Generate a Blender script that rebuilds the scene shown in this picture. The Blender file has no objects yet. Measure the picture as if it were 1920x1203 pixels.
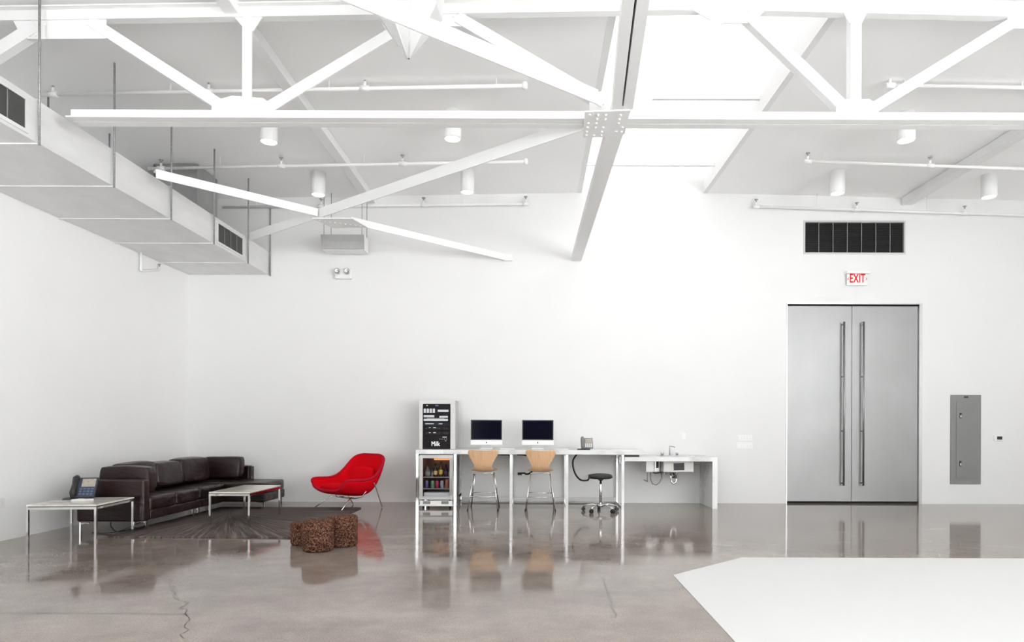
import bpy, math, random
from mathutils import Vector, Matrix

random.seed(7)
S = bpy.context.scene
COL = S.collection
PI = math.pi

# ------------------------------------------------------------------ materials
def new_mat(name):
    m = bpy.data.materials.new(name)
    m.use_nodes = True
    nt = m.node_tree
    b = nt.nodes['Principled BSDF']
    return m, nt, b

def noise(nt, scale, detail=4, rough=.55, coord='Object', stretch=None, dims='3D'):
    tc = nt.nodes.new('ShaderNodeTexCoord')
    n = nt.nodes.new('ShaderNodeTexNoise')
    n.inputs['Scale'].default_value = scale
    n.inputs['Detail'].default_value = detail
    n.inputs['Roughness'].default_value = rough
    if stretch:
        mp = nt.nodes.new('ShaderNodeMapping')
        mp.inputs['Scale'].default_value = stretch
        nt.links.new(tc.outputs[coord], mp.inputs['Vector'])
        nt.links.new(mp.outputs['Vector'], n.inputs['Vector'])
    else:
        nt.links.new(tc.outputs[coord], n.inputs['Vector'])
    return n

def ramp(nt, src, stops):
    r = nt.nodes.new('ShaderNodeValToRGB')
    e = r.color_ramp.elements
    while len(e) < len(stops):
        e.new(.5)
    for i, (p, c) in enumerate(stops):
        e[i].position = p
        e[i].color = (*c, 1) if len(c) == 3 else c
    nt.links.new(src, r.inputs['Fac'])
    return r

def mat(name, col, rough=.5, metal=0., var=.04, scale=6., bump=0., bscale=60., spec=.5, stretch=None, emit=None):
    m, nt, b = new_mat(name)
    c = Vector(col)
    if var:
        n = noise(nt, scale, stretch=stretch)
        r = ramp(nt, n.outputs['Fac'], [(.3, tuple(c*(1-var))), (.7, tuple(min(1, x*(1+var)) for x in c))])
        nt.links.new(r.outputs['Color'], b.inputs['Base Color'])
    else:
        b.inputs['Base Color'].default_value = (*c, 1)
    b.inputs['Roughness'].default_value = rough
    b.inputs['Metallic'].default_value = metal
    b.inputs['Specular IOR Level'].default_value = spec
    if bump:
        n2 = noise(nt, bscale)
        bp = nt.nodes.new('ShaderNodeBump')
        bp.inputs['Strength'].default_value = bump
        bp.inputs['Distance'].default_value = .01
        nt.links.new(n2.outputs['Fac'], bp.inputs['Height'])
        nt.links.new(bp.outputs['Normal'], b.inputs['Normal'])
    if emit:
        b.inputs['Emission Color'].default_value = (*emit[0], 1)
        b.inputs['Emission Strength'].default_value = emit[1]
    return m

M = {}
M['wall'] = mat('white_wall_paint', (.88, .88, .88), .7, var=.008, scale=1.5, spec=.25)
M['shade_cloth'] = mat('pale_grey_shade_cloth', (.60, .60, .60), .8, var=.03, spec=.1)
M['rear_wall'] = mat('darkened_white_wall_paint', (.76, .76, .76), .7, var=.008, scale=1.5, spec=.25)  # same white as the other walls, darkened to offset strong light here
M['wall_dim'] = mat('pale_rear_wall_paint', (.88, .88, .88), .7, var=.02, scale=1.5, spec=.2)
M['ceiling'] = mat('white_ceiling_paint', (.93, .93, .93), .75, var=.01, scale=1.2, spec=.2)
M['steel_white'] = mat('white_painted_steel', (.80, .80, .80), .5, var=.01, scale=4, spec=.3)
M['white'] = mat('white_enamel', (.85, .85, .85), .4, var=.01)
M['white_plastic'] = mat('white_plastic', (.80, .80, .80), .4, var=.01)
M['floor_white'] = mat('white_floor_paint', (.66, .66, .66), .8, var=.012, scale=.8, spec=.12)
M['duct'] = mat('galvanised_duct_sheet', (.74, .74, .74), .5, .25, var=.05, scale=3.5, stretch=(1, .6, 2))
M['duct_dark'] = mat('grey_duct_sheet', (.33, .33, .33), .5, .3, var=.08, scale=5)
M['rod'] = mat('zinc_threaded_rod', (.33, .33, .33), .5, .4, var=.25, scale=60)
M['dark'] = mat('black_plastic', (.012, .012, .013), .4, var=.1)
M['rubber'] = mat('black_rubber', (.015, .015, .016), .6, var=.1)
M['void'] = mat('dark_interior', (.01, .01, .01), .9, var=0)
M['grille'] = mat('dark_grille_mesh', (.05, .05, .05), .6, var=.25, scale=14, stretch=(1, 1, 30))
M['grille_bar'] = mat('grey_grille_bar', (.22, .22, .22), .5, var=.05)
M['grey_paint'] = mat('grey_panel_paint', (.22, .22, .22), .5, var=.03)
M['chrome'] = mat('polished_chrome', (.74, .74, .75), .08, 1., var=0)
M['steel'] = mat('satin_stainless', (.62, .62, .63), .28, 1., var=.04, scale=8, stretch=(1, 1, 12))
M['door_steel'] = mat('brushed_door_steel', (.32, .32, .32), .45, .85, var=.06, scale=1.6, stretch=(1, 1, .6))
M['handle_steel'] = mat('grey_handle_steel', (.30, .30, .30), .35, .9, var=.03)
M['vent_grey'] = mat('pale_grey_vent_frame', (.55, .55, .55), .5, var=.02)
M['steel_light'] = mat('light_stainless', (.54, .53, .52), .45, .45, var=.03, scale=8)
M['red_letter'] = mat('red_sign_letter', (.60, .001, .008), .7, var=0, spec=.05, emit=((.8, .004, .015), .15))
M['lamp'] = mat('lamp_lens_glow', (1, 1, 1), .5, var=0, emit=((1, .98, .95), 5.))
M['amber_glow'] = mat('fridge_lamp_glow', (1, .5, .2), .5, var=0, emit=((1, .34, .10), .9))
M['screen'] = mat('black_glass_screen', (.004, .004, .012), .10, var=0, spec=.02)
M['silver'] = mat('silver_aluminium', (.80, .80, .80), .35, .2, var=.01)
M['led'] = mat('pale_display', (.62, .64, .68), .5, var=0)
M['rack_black'] = mat('rack_black_face', (.010, .007, .009), .4, var=.2, spec=.12)
M['rack_blue'] = mat('rack_blue_black_face', (.010, .010, .024), .4, var=.2, spec=.12)
M['phone'] = mat('slate_phone_plastic', (.045, .05, .075), .4, var=.1)
M['phone_key'] = mat('blue_grey_key', (.10, .14, .24), .4, var=.1)
M['lcd'] = mat('phone_display', (.42, .38, .32), .3, var=.2, scale=50)
M['paper'] = mat('white_paper', (.82, .82, .82), .8, var=.01)
M['fridge_in'] = mat('fridge_liner', (.27, .16, .125), .6, var=.08)
M['glass_bottle'] = mat('dark_bottle_glass', (.03, .025, .02), .15, var=.1)
M['cap_dark'] = mat('dark_cap', (.02, .015, .01), .4, var=0)

# polished concrete
def concrete():
    m, nt, b = new_mat('polished_concrete')
    L = nt.links
    n1 = noise(nt, .55, 6, .6, stretch=(1, 1.6, 1))
    n2 = noise(nt, 2.6, 8, .65)
    n3 = noise(nt, 95, 3, .6)
    r1 = ramp(nt, n1.outputs['Fac'], [(.3, (.205, .166, .143)), (.52, (.275, .231, .202)), (.75, (.35, .304, .268))])
    r2 = ramp(nt, n2.outputs['Fac'], [(.3, (.80, .79, .78)), (.7, (1.12, 1.12, 1.12))])
    r3 = ramp(nt, n3.outputs['Fac'], [(.35, (.80, .80, .80)), (.65, (1.15, 1.15, 1.15))])
    mx = nt.nodes.new('ShaderNodeMix'); mx.data_type = 'RGBA'; mx.blend_type = 'MULTIPLY'; mx.inputs[0].default_value = 1
    my = nt.nodes.new('ShaderNodeMix'); my.data_type = 'RGBA'; my.blend_type = 'MULTIPLY'; my.inputs[0].default_value = 1
    L.new(r1.outputs['Color'], mx.inputs[6]); L.new(r2.outputs['Color'], mx.inputs[7])
    L.new(mx.outputs[2], my.inputs[6]); L.new(r3.outputs['Color'], my.inputs[7])
    L.new(my.outputs[2], b.inputs['Base Color'])
    rr = ramp(nt, n2.outputs['Fac'], [(.3, (.05, .05, .05)), (.75, (.12, .12, .12))])
    L.new(rr.outputs['Color'], b.inputs['Roughness'])
    b.inputs['IOR'].default_value = 1.5
    n4 = noise(nt, 3.0, 3, .5)
    bp = nt.nodes.new('ShaderNodeBump'); bp.inputs['Strength'].default_value = .04; bp.inputs['Distance'].default_value = .01
    L.new(n4.outputs['Fac'], bp.inputs['Height']); L.new(bp.outputs['Normal'], b.inputs['Normal'])
    return m
M['concrete'] = concrete()
M['crack'] = mat('dark_floor_crack', (.06, .05, .045), .6, var=.2, scale=30)

def leather():
    m, nt, b = new_mat('dark_brown_leather')
    n = noise(nt, 3.5, 5)
    r = ramp(nt, n.outputs['Fac'], [(.3, (.009, .003, .0035)), (.75, (.026, .009, .010))])
    nt.links.new(r.outputs['Color'], b.inputs['Base Color'])
    b.inputs['Roughness'].default_value = .33
    b.inputs['Specular IOR Level'].default_value = .42
    n2 = noise(nt, 9, 3, .5, stretch=(.6, .6, 1.2))
    bp = nt.nodes.new('ShaderNodeBump'); bp.inputs['Strength'].default_value = .5; bp.inputs['Distance'].default_value = .03
    nt.links.new(n2.outputs['Fac'], bp.inputs['Height']); nt.links.new(bp.outputs['Normal'], b.inputs['Normal'])
    return m
M['leather'] = leather()
M['red_fabric'] = mat('red_wool_fabric', (.66, .003, .010), .9, var=.08, scale=40, bump=.15, bscale=220, spec=.03)
M['red_piping'] = mat('dark_red_piping', (.42, .006, .022), .8, var=.05, spec=.15)

def cork():
    m, nt, b = new_mat('dark_speckled_cork')
    tc = nt.nodes.new('ShaderNodeTexCoord')
    v = nt.nodes.new('ShaderNodeTexVoronoi'); v.inputs['Scale'].default_value = 105
    nt.links.new(tc.outputs['Object'], v.inputs['Vector'])
    sp = nt.nodes.new('ShaderNodeSeparateColor')
    nt.links.new(v.outputs['Color'], sp.inputs['Color'])
    r = ramp(nt, sp.outputs[0], [(.0, (.014, .007, .007)), (.3, (.045, .018, .012)), (.6, (.125, .050, .026)), (.85, (.19, .085, .048)), (1., (.26, .16, .12))])
    nt.links.new(r.outputs['Color'], b.inputs['Base Color'])
    b.inputs['Roughness'].default_value = .85
    b.inputs['Specular IOR Level'].default_value = .2
    bp = nt.nodes.new('ShaderNodeBump'); bp.inputs['Strength'].default_value = .5; bp.inputs['Distance'].default_value = .006
    nt.links.new(v.outputs['Distance'], bp.inputs['Height']); nt.links.new(bp.outputs['Normal'], b.inputs['Normal'])
    return m
M['cork'] = cork()

def rug_mat(cx, cy):
    m, nt, b = new_mat('radiating_rug_pile')
    L = nt.links
    tc = nt.nodes.new('ShaderNodeTexCoord')
    mp = nt.nodes.new('ShaderNodeMapping'); mp.inputs['Location'].default_value = (-cx, -cy, 0)
    L.new(tc.outputs['Object'], mp.inputs['Vector'])
    sx = nt.nodes.new('ShaderNodeSeparateXYZ'); L.new(mp.outputs['Vector'], sx.inputs[0])
    at = nt.nodes.new('ShaderNodeMath'); at.operation = 'ARCTAN2'
    L.new(sx.outputs['Y'], at.inputs[0]); L.new(sx.outputs['X'], at.inputs[1])
    ln = nt.nodes.new('ShaderNodeVectorMath'); ln.operation = 'LENGTH'; L.new(mp.outputs['Vector'], ln.inputs[0])
    cb = nt.nodes.new('ShaderNodeCombineXYZ')
    ma = nt.nodes.new('ShaderNodeMath'); ma.operation = 'MULTIPLY'; ma.inputs[1].default_value = 42
    L.new(at.outputs[0], ma.inputs[0]); L.new(ma.outputs[0], cb.inputs['X'])
    mr = nt.nodes.new('ShaderNodeMath'); mr.operation = 'MULTIPLY'; mr.inputs[1].default_value = .7
    L.new(ln.outputs['Value'], mr.inputs[0]); L.new(mr.outputs[0], cb.inputs['Y'])
    n = nt.nodes.new('ShaderNodeTexNoise'); n.inputs['Scale'].default_value = 1.6; n.inputs['Detail'].default_value = 5; n.inputs['Roughness'].default_value = .7
    L.new(cb.outputs[0], n.inputs['Vector'])
    r = ramp(nt, n.outputs['Fac'], [(.30, (.040, .031, .028)), (.5, (.105, .086, .079)), (.70, (.25, .215, .20))])
    L.new(r.outputs['Color'], b.inputs['Base Color'])
    b.inputs['Roughness'].default_value = .95
    b.inputs['Specular IOR Level'].default_value = .1
    bp = nt.nodes.new('ShaderNodeBump'); bp.inputs['Strength'].default_value = .6; bp.inputs['Distance'].default_value = .01
    L.new(n.outputs['Fac'], bp.inputs['Height']); L.new(bp.outputs['Normal'], b.inputs['Normal'])
    return m

def marble(name, base, vein, rough=.18):
    m, nt, b = new_mat(name)
    n = noise(nt, 2.2, 8, .65, stretch=(1, 2.2, 1))
    r = ramp(nt, n.outputs['Fac'], [(.36, vein), (.5, base), (.8, tuple(min(1, c*1.05) for c in base))])
    nt.links.new(r.outputs['Color'], b.inputs['Base Color'])
    b.inputs['Roughness'].default_value = rough
    return m
M['marble'] = marble('white_veined_marble', (.78, .78, .78), (.58, .585, .59))
M['marble_cream'] = marble('cream_veined_marble', (.72, .69, .64), (.50, .46, .41), .12)

def wood():
    m, nt, b = new_mat('pale_beech_veneer')
    n = noise(nt, 5, 6, .6, stretch=(14, 1, .8))
    r = ramp(nt, n.outputs['Fac'], [(.3, (.60, .36, .20)), (.7, (.74, .48, .29))])
    nt.links.new(r.outputs['Color'], b.inputs['Base Color'])
    b.inputs['Roughness'].default_value = .4
    return m
M['wood'] = wood()

def pane_mat(name, tint, gloss):
    m, nt, b = new_mat(name)
    nt.nodes.remove(b)
    out = nt.nodes['Material Output']
    t = nt.nodes.new('ShaderNodeBsdfTransparent'); t.inputs['Color'].default_value = (*tint, 1)
    g = nt.nodes.new('ShaderNodeBsdfGlossy'); g.inputs['Roughness'].default_value = .02
    mx = nt.nodes.new('ShaderNodeMixShader'); mx.inputs['Fac'].default_value = gloss
    nt.links.new(t.outputs[0], mx.inputs[1]); nt.links.new(g.outputs[0], mx.inputs[2])
    nt.links.new(mx.outputs[0], out.inputs['Surface'])
    return m
M['glass'] = pane_mat('clear_window_glass', (.97, .98, .98), .04)
M['roof_glass'] = pane_mat('milky_roof_glass', (.53, .53, .53), .03)
M['door_glass'] = pane_mat('fridge_door_glass', (.86, .86, .88), .003)

# ------------------------------------------------------------------ mesh builder
class MB:
    def __init__(s):
        s.v = []; s.f = []; s.sm = []
    def add(s, vs, fs, smooth=False):
        o = len(s.v)
        s.v += [tuple(v) for v in vs]
        s.f += [tuple(o+i for i in f) for f in fs]
        s.sm += [smooth]*len(fs)
        return s
    def box(s, x0, x1, y0, y1, z0, z1):
        vs = [(x, y, z) for x in (x0, x1) for y in (y0, y1) for z in (z0, z1)]
        fs = [(0, 1, 3, 2), (4, 6, 7, 5), (0, 4, 5, 1), (2, 3, 7, 6), (0, 2, 6, 4), (1, 5, 7, 3)]
        return s.add(vs, fs)
    def prism(s, poly, axis, a, b):
        """polygon (2D list) extruded along axis x/y/z from a to b"""
        def mk(p, t):
            if axis == 'z': return (p[0], p[1], t)
            if axis == 'y': return (p[0], t, p[1])
            return (t, p[0], p[1])
        n = len(poly)
        vs = [mk(p, a) for p in poly]+[mk(p, b) for p in poly]
        fs = [tuple(range(n-1, -1, -1)), tuple(range(n, 2*n))]
        fs += [(i, (i+1) % n, n+(i+1) % n, n+i) for i in range(n)]
        return s.add(vs, fs)
    def tube(s, pts, r, n=10, cap=True, rs=None):
        pts = [Vector(p) for p in pts]
        rings = []
        prev = None
        for i, p in enumerate(pts):
            if i == 0: d = pts[1]-p
            elif i == len(pts)-1: d = p-pts[i-1]
            else: d = (pts[i+1]-p).normalized()+(p-pts[i-1]).normalized()
            d.normalize()
            if prev is None:
                u = d.orthogonal().normalized()
            else:
                u = (prev-d*prev.dot(d))
                u = u.normalized() if u.length > 1e-6 else d.orthogonal().normalized()
            prev = u
            w = d.cross(u)
            rad = rs[i] if rs else r
            rings.append([p+(u*math.cos(2*PI*k/n)+w*math.sin(2*PI*k/n))*rad for k in range(n)])
        vs = [v for rg in rings for v in rg]
        fs = []
        for i in range(len(rings)-1):
            for k in range(n):
                fs.append((i*n+k, i*n+(k+1) % n, (i+1)*n+(k+1) % n, (i+1)*n+k))
        s.add(vs, fs, True)
        if cap:
            s.add(rings[0], [tuple(range(n-1, -1, -1))]); s.add(rings[-1], [tuple(range(n))])
        return s
    def cyl(s, p0, p1, r, n=16, r2=None):
        return s.tube([p0, p1], r, n, True, [r, r if r2 is None else r2])
    def lathe(s, prof, c=(0, 0, 0), n=28, smooth=True, cap=True):
        vs = []; fs = []
        m = len(prof)
        for (r, z) in prof:
            for k in range(n):
                a = 2*PI*k/n
                vs.append((c[0]+r*math.cos(a), c[1]+r*math.sin(a), c[2]+z))
        for i in range(m-1):
            for k in range(n):
                fs.append((i*n+k, i*n+(k+1) % n, (i+1)*n+(k+1) % n, (i+1)*n+k))
        s.add(vs, fs, smooth)
        if not cap: return s
        if prof[0][0] > 1e-5: s.add(vs[:n], [tuple(range(n-1, -1, -1))])
        if prof[-1][0] > 1e-5: s.add(vs[-n:], [tuple(range(n))])
        return s
    def beam(s, p0, p1, profile, side):
        """polygons given as (a, b): a along side, b along up, swept straight p0 -> p1"""
        p0, p1 = Vector(p0), Vector(p1)
        d = (p1-p0).normalized(); side = Vector(side)
        side = (side-d*side.dot(d)).normalized()
        up = side.cross(d)
        if up.z < -1e-6 or (abs(up.z) < 1e-6 and up.x < 0): up = -up
        n = len(profile)
        vs = [p+side*a+up*b for p in (p0, p1) for a, b in profile]
        fs = [tuple(range(n-1, -1, -1)), tuple(range(n, 2*n))]
        fs += [(i, (i+1) % n, n+(i+1) % n, n+i) for i in range(n)]
        return s.add(vs, fs)
    def grid(s, P, smooth=True, close=False):
        r, c = len(P), len(P[0])
        vs = [p for row in P for p in row]
        fs = []
        for i in range(r-1):
            for j in range(c-1 if not close else c):
                j2 = (j+1) % c
                fs.append((i*c+j, i*c+j2, (i+1)*c+j2, (i+1)*c+j))
        return s.add(vs, fs, smooth)
    def build(s, name, m, parent=None, world=False, bevel=0, subd=0, solid=0, seg=2):
        me = bpy.data.meshes.new(name)
        vs = s.v
        if world and parent is not None:
            r = parent
            while r.parent is not None: r = r.parent
            inv = (Matrix.Translation(r.location) @ r.rotation_euler.to_matrix().to_4x4()).inverted()
            vs = [tuple(inv @ Vector(v)) for v in vs]
        me.from_pydata(vs, [], s.f)
        for p, q in zip(me.polygons, s.sm): p.use_smooth = q
        import bmesh
        bm = bmesh.new(); bm.from_mesh(me)
        bmesh.ops.remove_doubles(bm, verts=bm.verts, dist=1e-5)
        bmesh.ops.recalc_face_normals(bm, faces=bm.faces)
        bm.to_mesh(me); bm.free()
        me.materials.append(M[m] if isinstance(m, str) else m)
        o = bpy.data.objects.new(name, me)
        COL.objects.link(o)
        if parent is not None: o.parent = parent
        if solid:
            md = o.modifiers.new('thickness', 'SOLIDIFY'); md.thickness = solid; md.offset = 0
        if bevel:
            md = o.modifiers.new('edge', 'BEVEL'); md.width = bevel; md.segments = seg; md.limit_method = 'ANGLE'; md.angle_limit = .6
            md.harden_normals = False
        if subd:
            md = o.modifiers.new('smooth', 'SUBSURF'); md.levels = subd; md.render_levels = subd
        return o

def tag(o, label, cat, group=None, kind=None):
    o['label'] = label; o['category'] = cat
    if group: o['group'] = group
    if kind: o['kind'] = kind
    return o

def thing(name, label, cat, loc=(0, 0, 0), rot=0, group=None, kind=None):
    o = bpy.data.objects.new(name, None)
    COL.objects.link(o)
    o.location = loc; o.rotation_euler = (0, 0, rot)
    o.empty_display_size = .1
    return tag(o, label, cat, group, kind)

def dup(o, loc, rot=None, label=None):
    def cp(a, par):
        c = a.copy(); COL.objects.link(c)
        if par is not None: c.parent = par
        for ch in [x for x in KIDS.get(a.name, [])]:
            cp(ch, c)
        return c
    KIDS = {}
    for x in S.objects:
        if x.parent is not None: KIDS.setdefault(x.parent.name, []).append(x)
    c = cp(o, None)
    c.location = loc
    if rot is not None: c.rotation_euler = (0, 0, rot)
    if label: c['label'] = label
    return c

def text_mesh(name, body, size, loc, m, parent, sx=1., bold=0., depth=.002):
    """flat upright lettering facing -y, centred at loc (parent space)"""
    cu = bpy.data.curves.new(name, 'FONT')
    cu.body = body; cu.size = size; cu.align_x = 'CENTER'; cu.align_y = 'CENTER'
    cu.extrude = depth; cu.offset = bold
    t = bpy.data.objects.new(name+'_src', cu); COL.objects.link(t)
    bpy.context.view_layer.update()
    me = bpy.data.meshes.new_from_object(t.evaluated_get(bpy.context.evaluated_depsgraph_get()))
    COL.objects.unlink(t); bpy.data.objects.remove(t)
    me.name = name
    for v in me.vertices:
        x, y, z = v.co
        v.co = (x*sx+loc[0], loc[1]-z, y+loc[2])
    me.materials.clear(); me.materials.append(M[m])
    o = bpy.data.objects.new(name, me); COL.objects.link(o); o.parent = parent
    return o

# ------------------------------------------------------------------ room dimensions (metres)
WY = 10.85          # face of the rear wall
XL, XR = -5.76, 9.6 # side walls
YF = -7.0           # wall behind the camera
RIDGE = 1.74
SK0, SK1 = .73, 2.76  # roof light opening
SKY0 = -2.0
def zc(x): return 5.145-.02*abs(x-RIDGE)

# ------------------------------------------------------------------ setting
def struct(o, label, cat): return tag(o, label, cat, kind='structure')

floor = MB().box(XL-.2, XR+.2, YF-.2, WY+.2, -.12, 0).build('floor', 'concrete')
struct(floor, 'polished grey-brown concrete floor reflecting the white room', 'floor')
def ribbon(pts, w, z=.0012):
    m = MB()
    for i in range(len(pts)-1):
        a, b = Vector(pts[i]), Vector(pts[i+1])
        d = (b-a).normalized(); n = Vector((-d.y, d.x))*w
        m.add([(a+n).to_tuple()+(z,), (a-n).to_tuple()+(z,), (b-n).to_tuple()+(z,), (b+n).to_tuple()+(z,)], [(0, 1, 2, 3)])
    return m
def jag(p, q, n, amp):
    p, q = Vector(p), Vector(q); out = []
    nn = Vector((-(q-p).y, (q-p).x)).normalized()
    for i in range(n+1):
        t = i/n
        out.append(p.lerp(q, t)+nn*(random.uniform(-amp, amp) if 0 < i < n else 0))
    return out
ribbon(jag((-3.22, 5.72), (-2.36, 4.45), 16, .05)+jag((-2.36, 4.45), (-2.07, 3.86), 8, .025)[1:], .0018).build('crack', 'crack', floor)
ribbon(jag((-4.6, 4.37), (-2.25, 4.36), 14, .012), .002).build('crack', 'crack', floor)
ribbon(jag((.56, 5.36), (.52, 4.3), 14, .03), .0014).build('crack', 'crack', floor)

fw = MB().prism([(XL+.1, YF+.1), (XL+.1, 3.0), (1.165, 3.0), (1.165, 5.55), (1.985, 6.31), (8.9, 6.29), (8.9, YF+.1)], 'z', .0, .004).build('floor_painted', 'floor_white')  # unseen stretch behind the camera added to bounce light onto the ceiling
struct(fw, 'matt white painted patch of studio floor with one cut corner, extended unseen to bounce light', 'painted floor')

# rear wall with a doorway and an opening behind the air grille
DX0, DX1, DZ = 4.135, 6.38, 3.315
VX0, VX1, VZ0, VZ1 = 4.43, 6.08, 4.14, 4.66
wb = MB()
wb.box(XL-.2, DX0, WY, WY+.2, 0, 5.36)
wb.box(DX1, XR+.2, WY, WY+.2, 0, 5.36)
wb.box(DX0, DX1, WY, WY+.2, DZ, VZ0)
wb.box(DX0, VX0, WY, WY+.2, VZ0, VZ1); wb.box(VX1, DX1, WY, WY+.2, VZ0, VZ1)
wb.box(DX0, DX1, WY, WY+.2, VZ1, 5.36)
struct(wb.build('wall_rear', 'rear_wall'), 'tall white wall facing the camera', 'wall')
def side_wall(x0, x1, wins, z0, z1):
    m = MB()
    ys = [YF]+[v for w in wins for v in w]+[WY]
    for i in range(0, len(ys), 2): m.box(x0, x1, ys[i], ys[i+1], 0, 5.36)
    for a, b in wins:
        m.box(x0, x1, a, b, 0, z0); m.box(x0, x1, a, b, z1, 5.36)
    return m
LW, LZ = [], (.15, 3.5)
RW, RZ_ = [(-6.8, -3.4), (-3.1, -.1)], (.15, 4.6)  # unseen right-hand windows added to brighten the left wall and ceiling
struct(side_wall(XL-.2, XL, LW, *LZ).build('wall_left', 'wall'), 'white wall on the left behind the dark sofa', 'wall')
struct(side_wall(XR, XR+.2, RW, *RZ_).build('wall_right', 'wall'), 'white wall closing the studio on the right', 'wall')

# wall behind the camera with unseen windows added to light the room
WIN = [(-5.4, -2.6), (7.0, 9.0)]
WZ0, WZ1 = .15, 3.2
wf = MB()
xs = [XL-.2]+[v for w in WIN for v in w]+[XR+.2]
for i in range(0, len(xs), 2): wf.box(xs[i], xs[i+1], YF-.2, YF, 0, 5.36)
for a, b in WIN:
    wf.box(a, b, YF-.2, YF, 0, WZ0); wf.box(a, b, YF-.2, YF, WZ1, 5.36)
struct(wf.build('wall_front', 'wall_dim'), 'wall behind the camera with unseen windows added for light', 'wall')
for i, (a, b) in enumerate(WIN):
    w = thing('window_%d' % (i+2), 'unseen steel window added for light in the wall behind the camera, %s' % ('near the sofa side', 'near the door side')[i], 'window', (a, YF-.1, WZ0), kind='structure')
    f = MB(); W, H = b-a, WZ1-WZ0
    f.box(0, W, -.04, .04, 0, .06); f.box(0, W, -.04, .04, H-.06, H)
    for k in range(5):
        x = (W-.05)*k/4; f.box(x, x+.05, -.04, .04, .06, H-.06)
    f.build('window_frame', 'steel_white', w)
    MB().box(.02, W-.02, -.006, .006, .03, H-.03).build('window_pane', 'glass', w)

n_win = 2+len(WIN)
for x, wins, (z0, z1), lab in ((XL-.1, LW, LZ, 'left wall beside the camera'), (XR+.1, RW, RZ_, 'right wall behind the camera')):
    for i, (a, b) in enumerate(wins):
        w = thing('window_%d' % n_win, 'unseen steel window added for light in the %s%s' % (lab, ('', ', second one')[i]), 'window', (x, a, z0), kind='structure')
        n_win += 1
        f = MB(); W, H = b-a, z1-z0
        f.box(-.04, .04, 0, W, 0, .06); f.box(-.04, .04, 0, W, H-.06, H)
        for k in range(5):
            y = (W-.05)*k/4; f.box(-.04, .04, y, y+.05, .06, H-.06)
        f.build('window_frame', 'steel_white', w)
        MB().box(-.006, .006, .02, W-.02, .03, H-.03).build('window_pane', 'glass', w)

# ceilings either side of the roof light
def roof(x0, x1, y0, y1):
    a, b = zc(x0), zc(x1)
    m = MB()
    vs = [(x0, y0, a), (x1, y0, b), (x1, y1, b), (x0, y1, a)]
    return m.add(vs+[(x, y, z+.18) for x, y, z in vs], [(0, 3, 2, 1), (4, 5, 6, 7), (0, 1, 5, 4), (1, 2, 6, 5), (2, 3, 7, 6), (3, 0, 4, 7)])
struct(roof(XL, SK0, YF, WY).build('ceiling', 'ceiling'), 'white pitched ceiling left of the roof light', 'ceiling')
struct(roof(SK1, XR, YF, WY).build('ceiling', 'ceiling'), 'white pitched ceiling right of the roof light', 'ceiling')
c3 = MB().box(SK0, SK1, YF, SKY0, 5.13, 5.31)
struct(c3.build('ceiling', 'ceiling'), 'flat strip of ceiling closing the near end of the roof light', 'ceiling')

sky = thing('window_1', 'long blown-out white roof light along the ridge', 'skylight', (0, 0, 0), kind='structure')
cb = MB()
cb.box(SK0-.06, SK0+.012, SKY0, WY, zc(SK0)-.004, 5.36); cb.box(SK1-.012, SK1+.06, SKY0, WY, zc(SK1)-.004, 5.36)
cb.box(SK0-.06, SK1+.06, SKY0-.06, SKY0+.012, 5.118, 5.36)
cb.build('curb', 'steel_white', sky)
for k in range(6):
    y = 10.17-2.06*k
    MB().box(SK0, SK1, y-.022, y+.022, 5.30, 5.34).build('glazing_bar', 'steel_white', sky)
MB().box(SK0-.04, SK1+.04, SKY0-.04, WY+.1, 5.362, 5.374).build('skylight_pane', 'roof_glass', sky)

# double steel door
door = thing('door_1', 'tall brushed steel double door with long bar handles', 'door', (DX0, WY, 0), kind='structure')
DW = DX1-DX0
fr = MB()
fr.box(0, .014, -.012, .18, 0, DZ); fr.box(DW-.05, DW, -.012, .18, 0, DZ); fr.box(.014, DW-.05, -.012, .18, DZ-.02, DZ)
fr.build('door_frame', 'steel', door)
MB().box(0, DW, .16, .19, 0, DZ).build('dark_reveal', 'void', door)
split = 1.098
for (a, b, hx) in ((.02, split-.004, .938), (split+.004, DW-.055, 1.262)):
    lf = MB().box(a, b, .03, .085, .035, DZ-.045).build('door_leaf', 'door_steel', door)
    hb = MB()
    hb.cyl((hx, -.04, .30), (hx, -.04, 3.0), .016, 12)
    for z in (.34, 1.2, 2.1, 2.96): hb.cyl((hx, -.04, z), (hx, .035, z), .010, 8)
    hb.build('door_handle', 'handle_steel', lf)
MB().box(.05, DW-.06, .05, .07, .0, .03).build('threshold', 'void', door)

# ------------------------------------------------------------------ roof steel
H = 3.987
TY = 5.92
tr = thing('roof_truss', 'white riveted steel truss crossing the whole room under the ceiling', 'truss', (0, TY, H))
def T(x, z): return (x, z-H)
def chord_z(x): return 4.99-.019*abs(x-1.5)
# bottom chord: two angles back to back
def lbox(mb, x0, x1, y0, y1, z0, z1): return mb.box(x0, x1, y0-TY, y1-TY, z0-H, z1-H)
for (y0, y1, w0, w1) in ((5.825, 5.913, 5.895, 5.913), (5.925, 6.013, 5.925, 5.943)):
    mb = MB()
    mb.prism([(y0-TY, 0), (y1-TY, 0), (y1-TY, .012) if y0 > TY-.01 else (w1-TY, .10), (w1-TY, .10) if y0 > TY-.01 else (w0-TY, .10), (w0-TY, .10) if y0 > TY-.01 else (w0-TY, .012), (w0-TY, .0121) if y0 > TY-.01 else (y0-TY, .012)], 'x', -4.19, XR)
    mb.build('bottom_chord', 'steel_white', tr)
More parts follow.
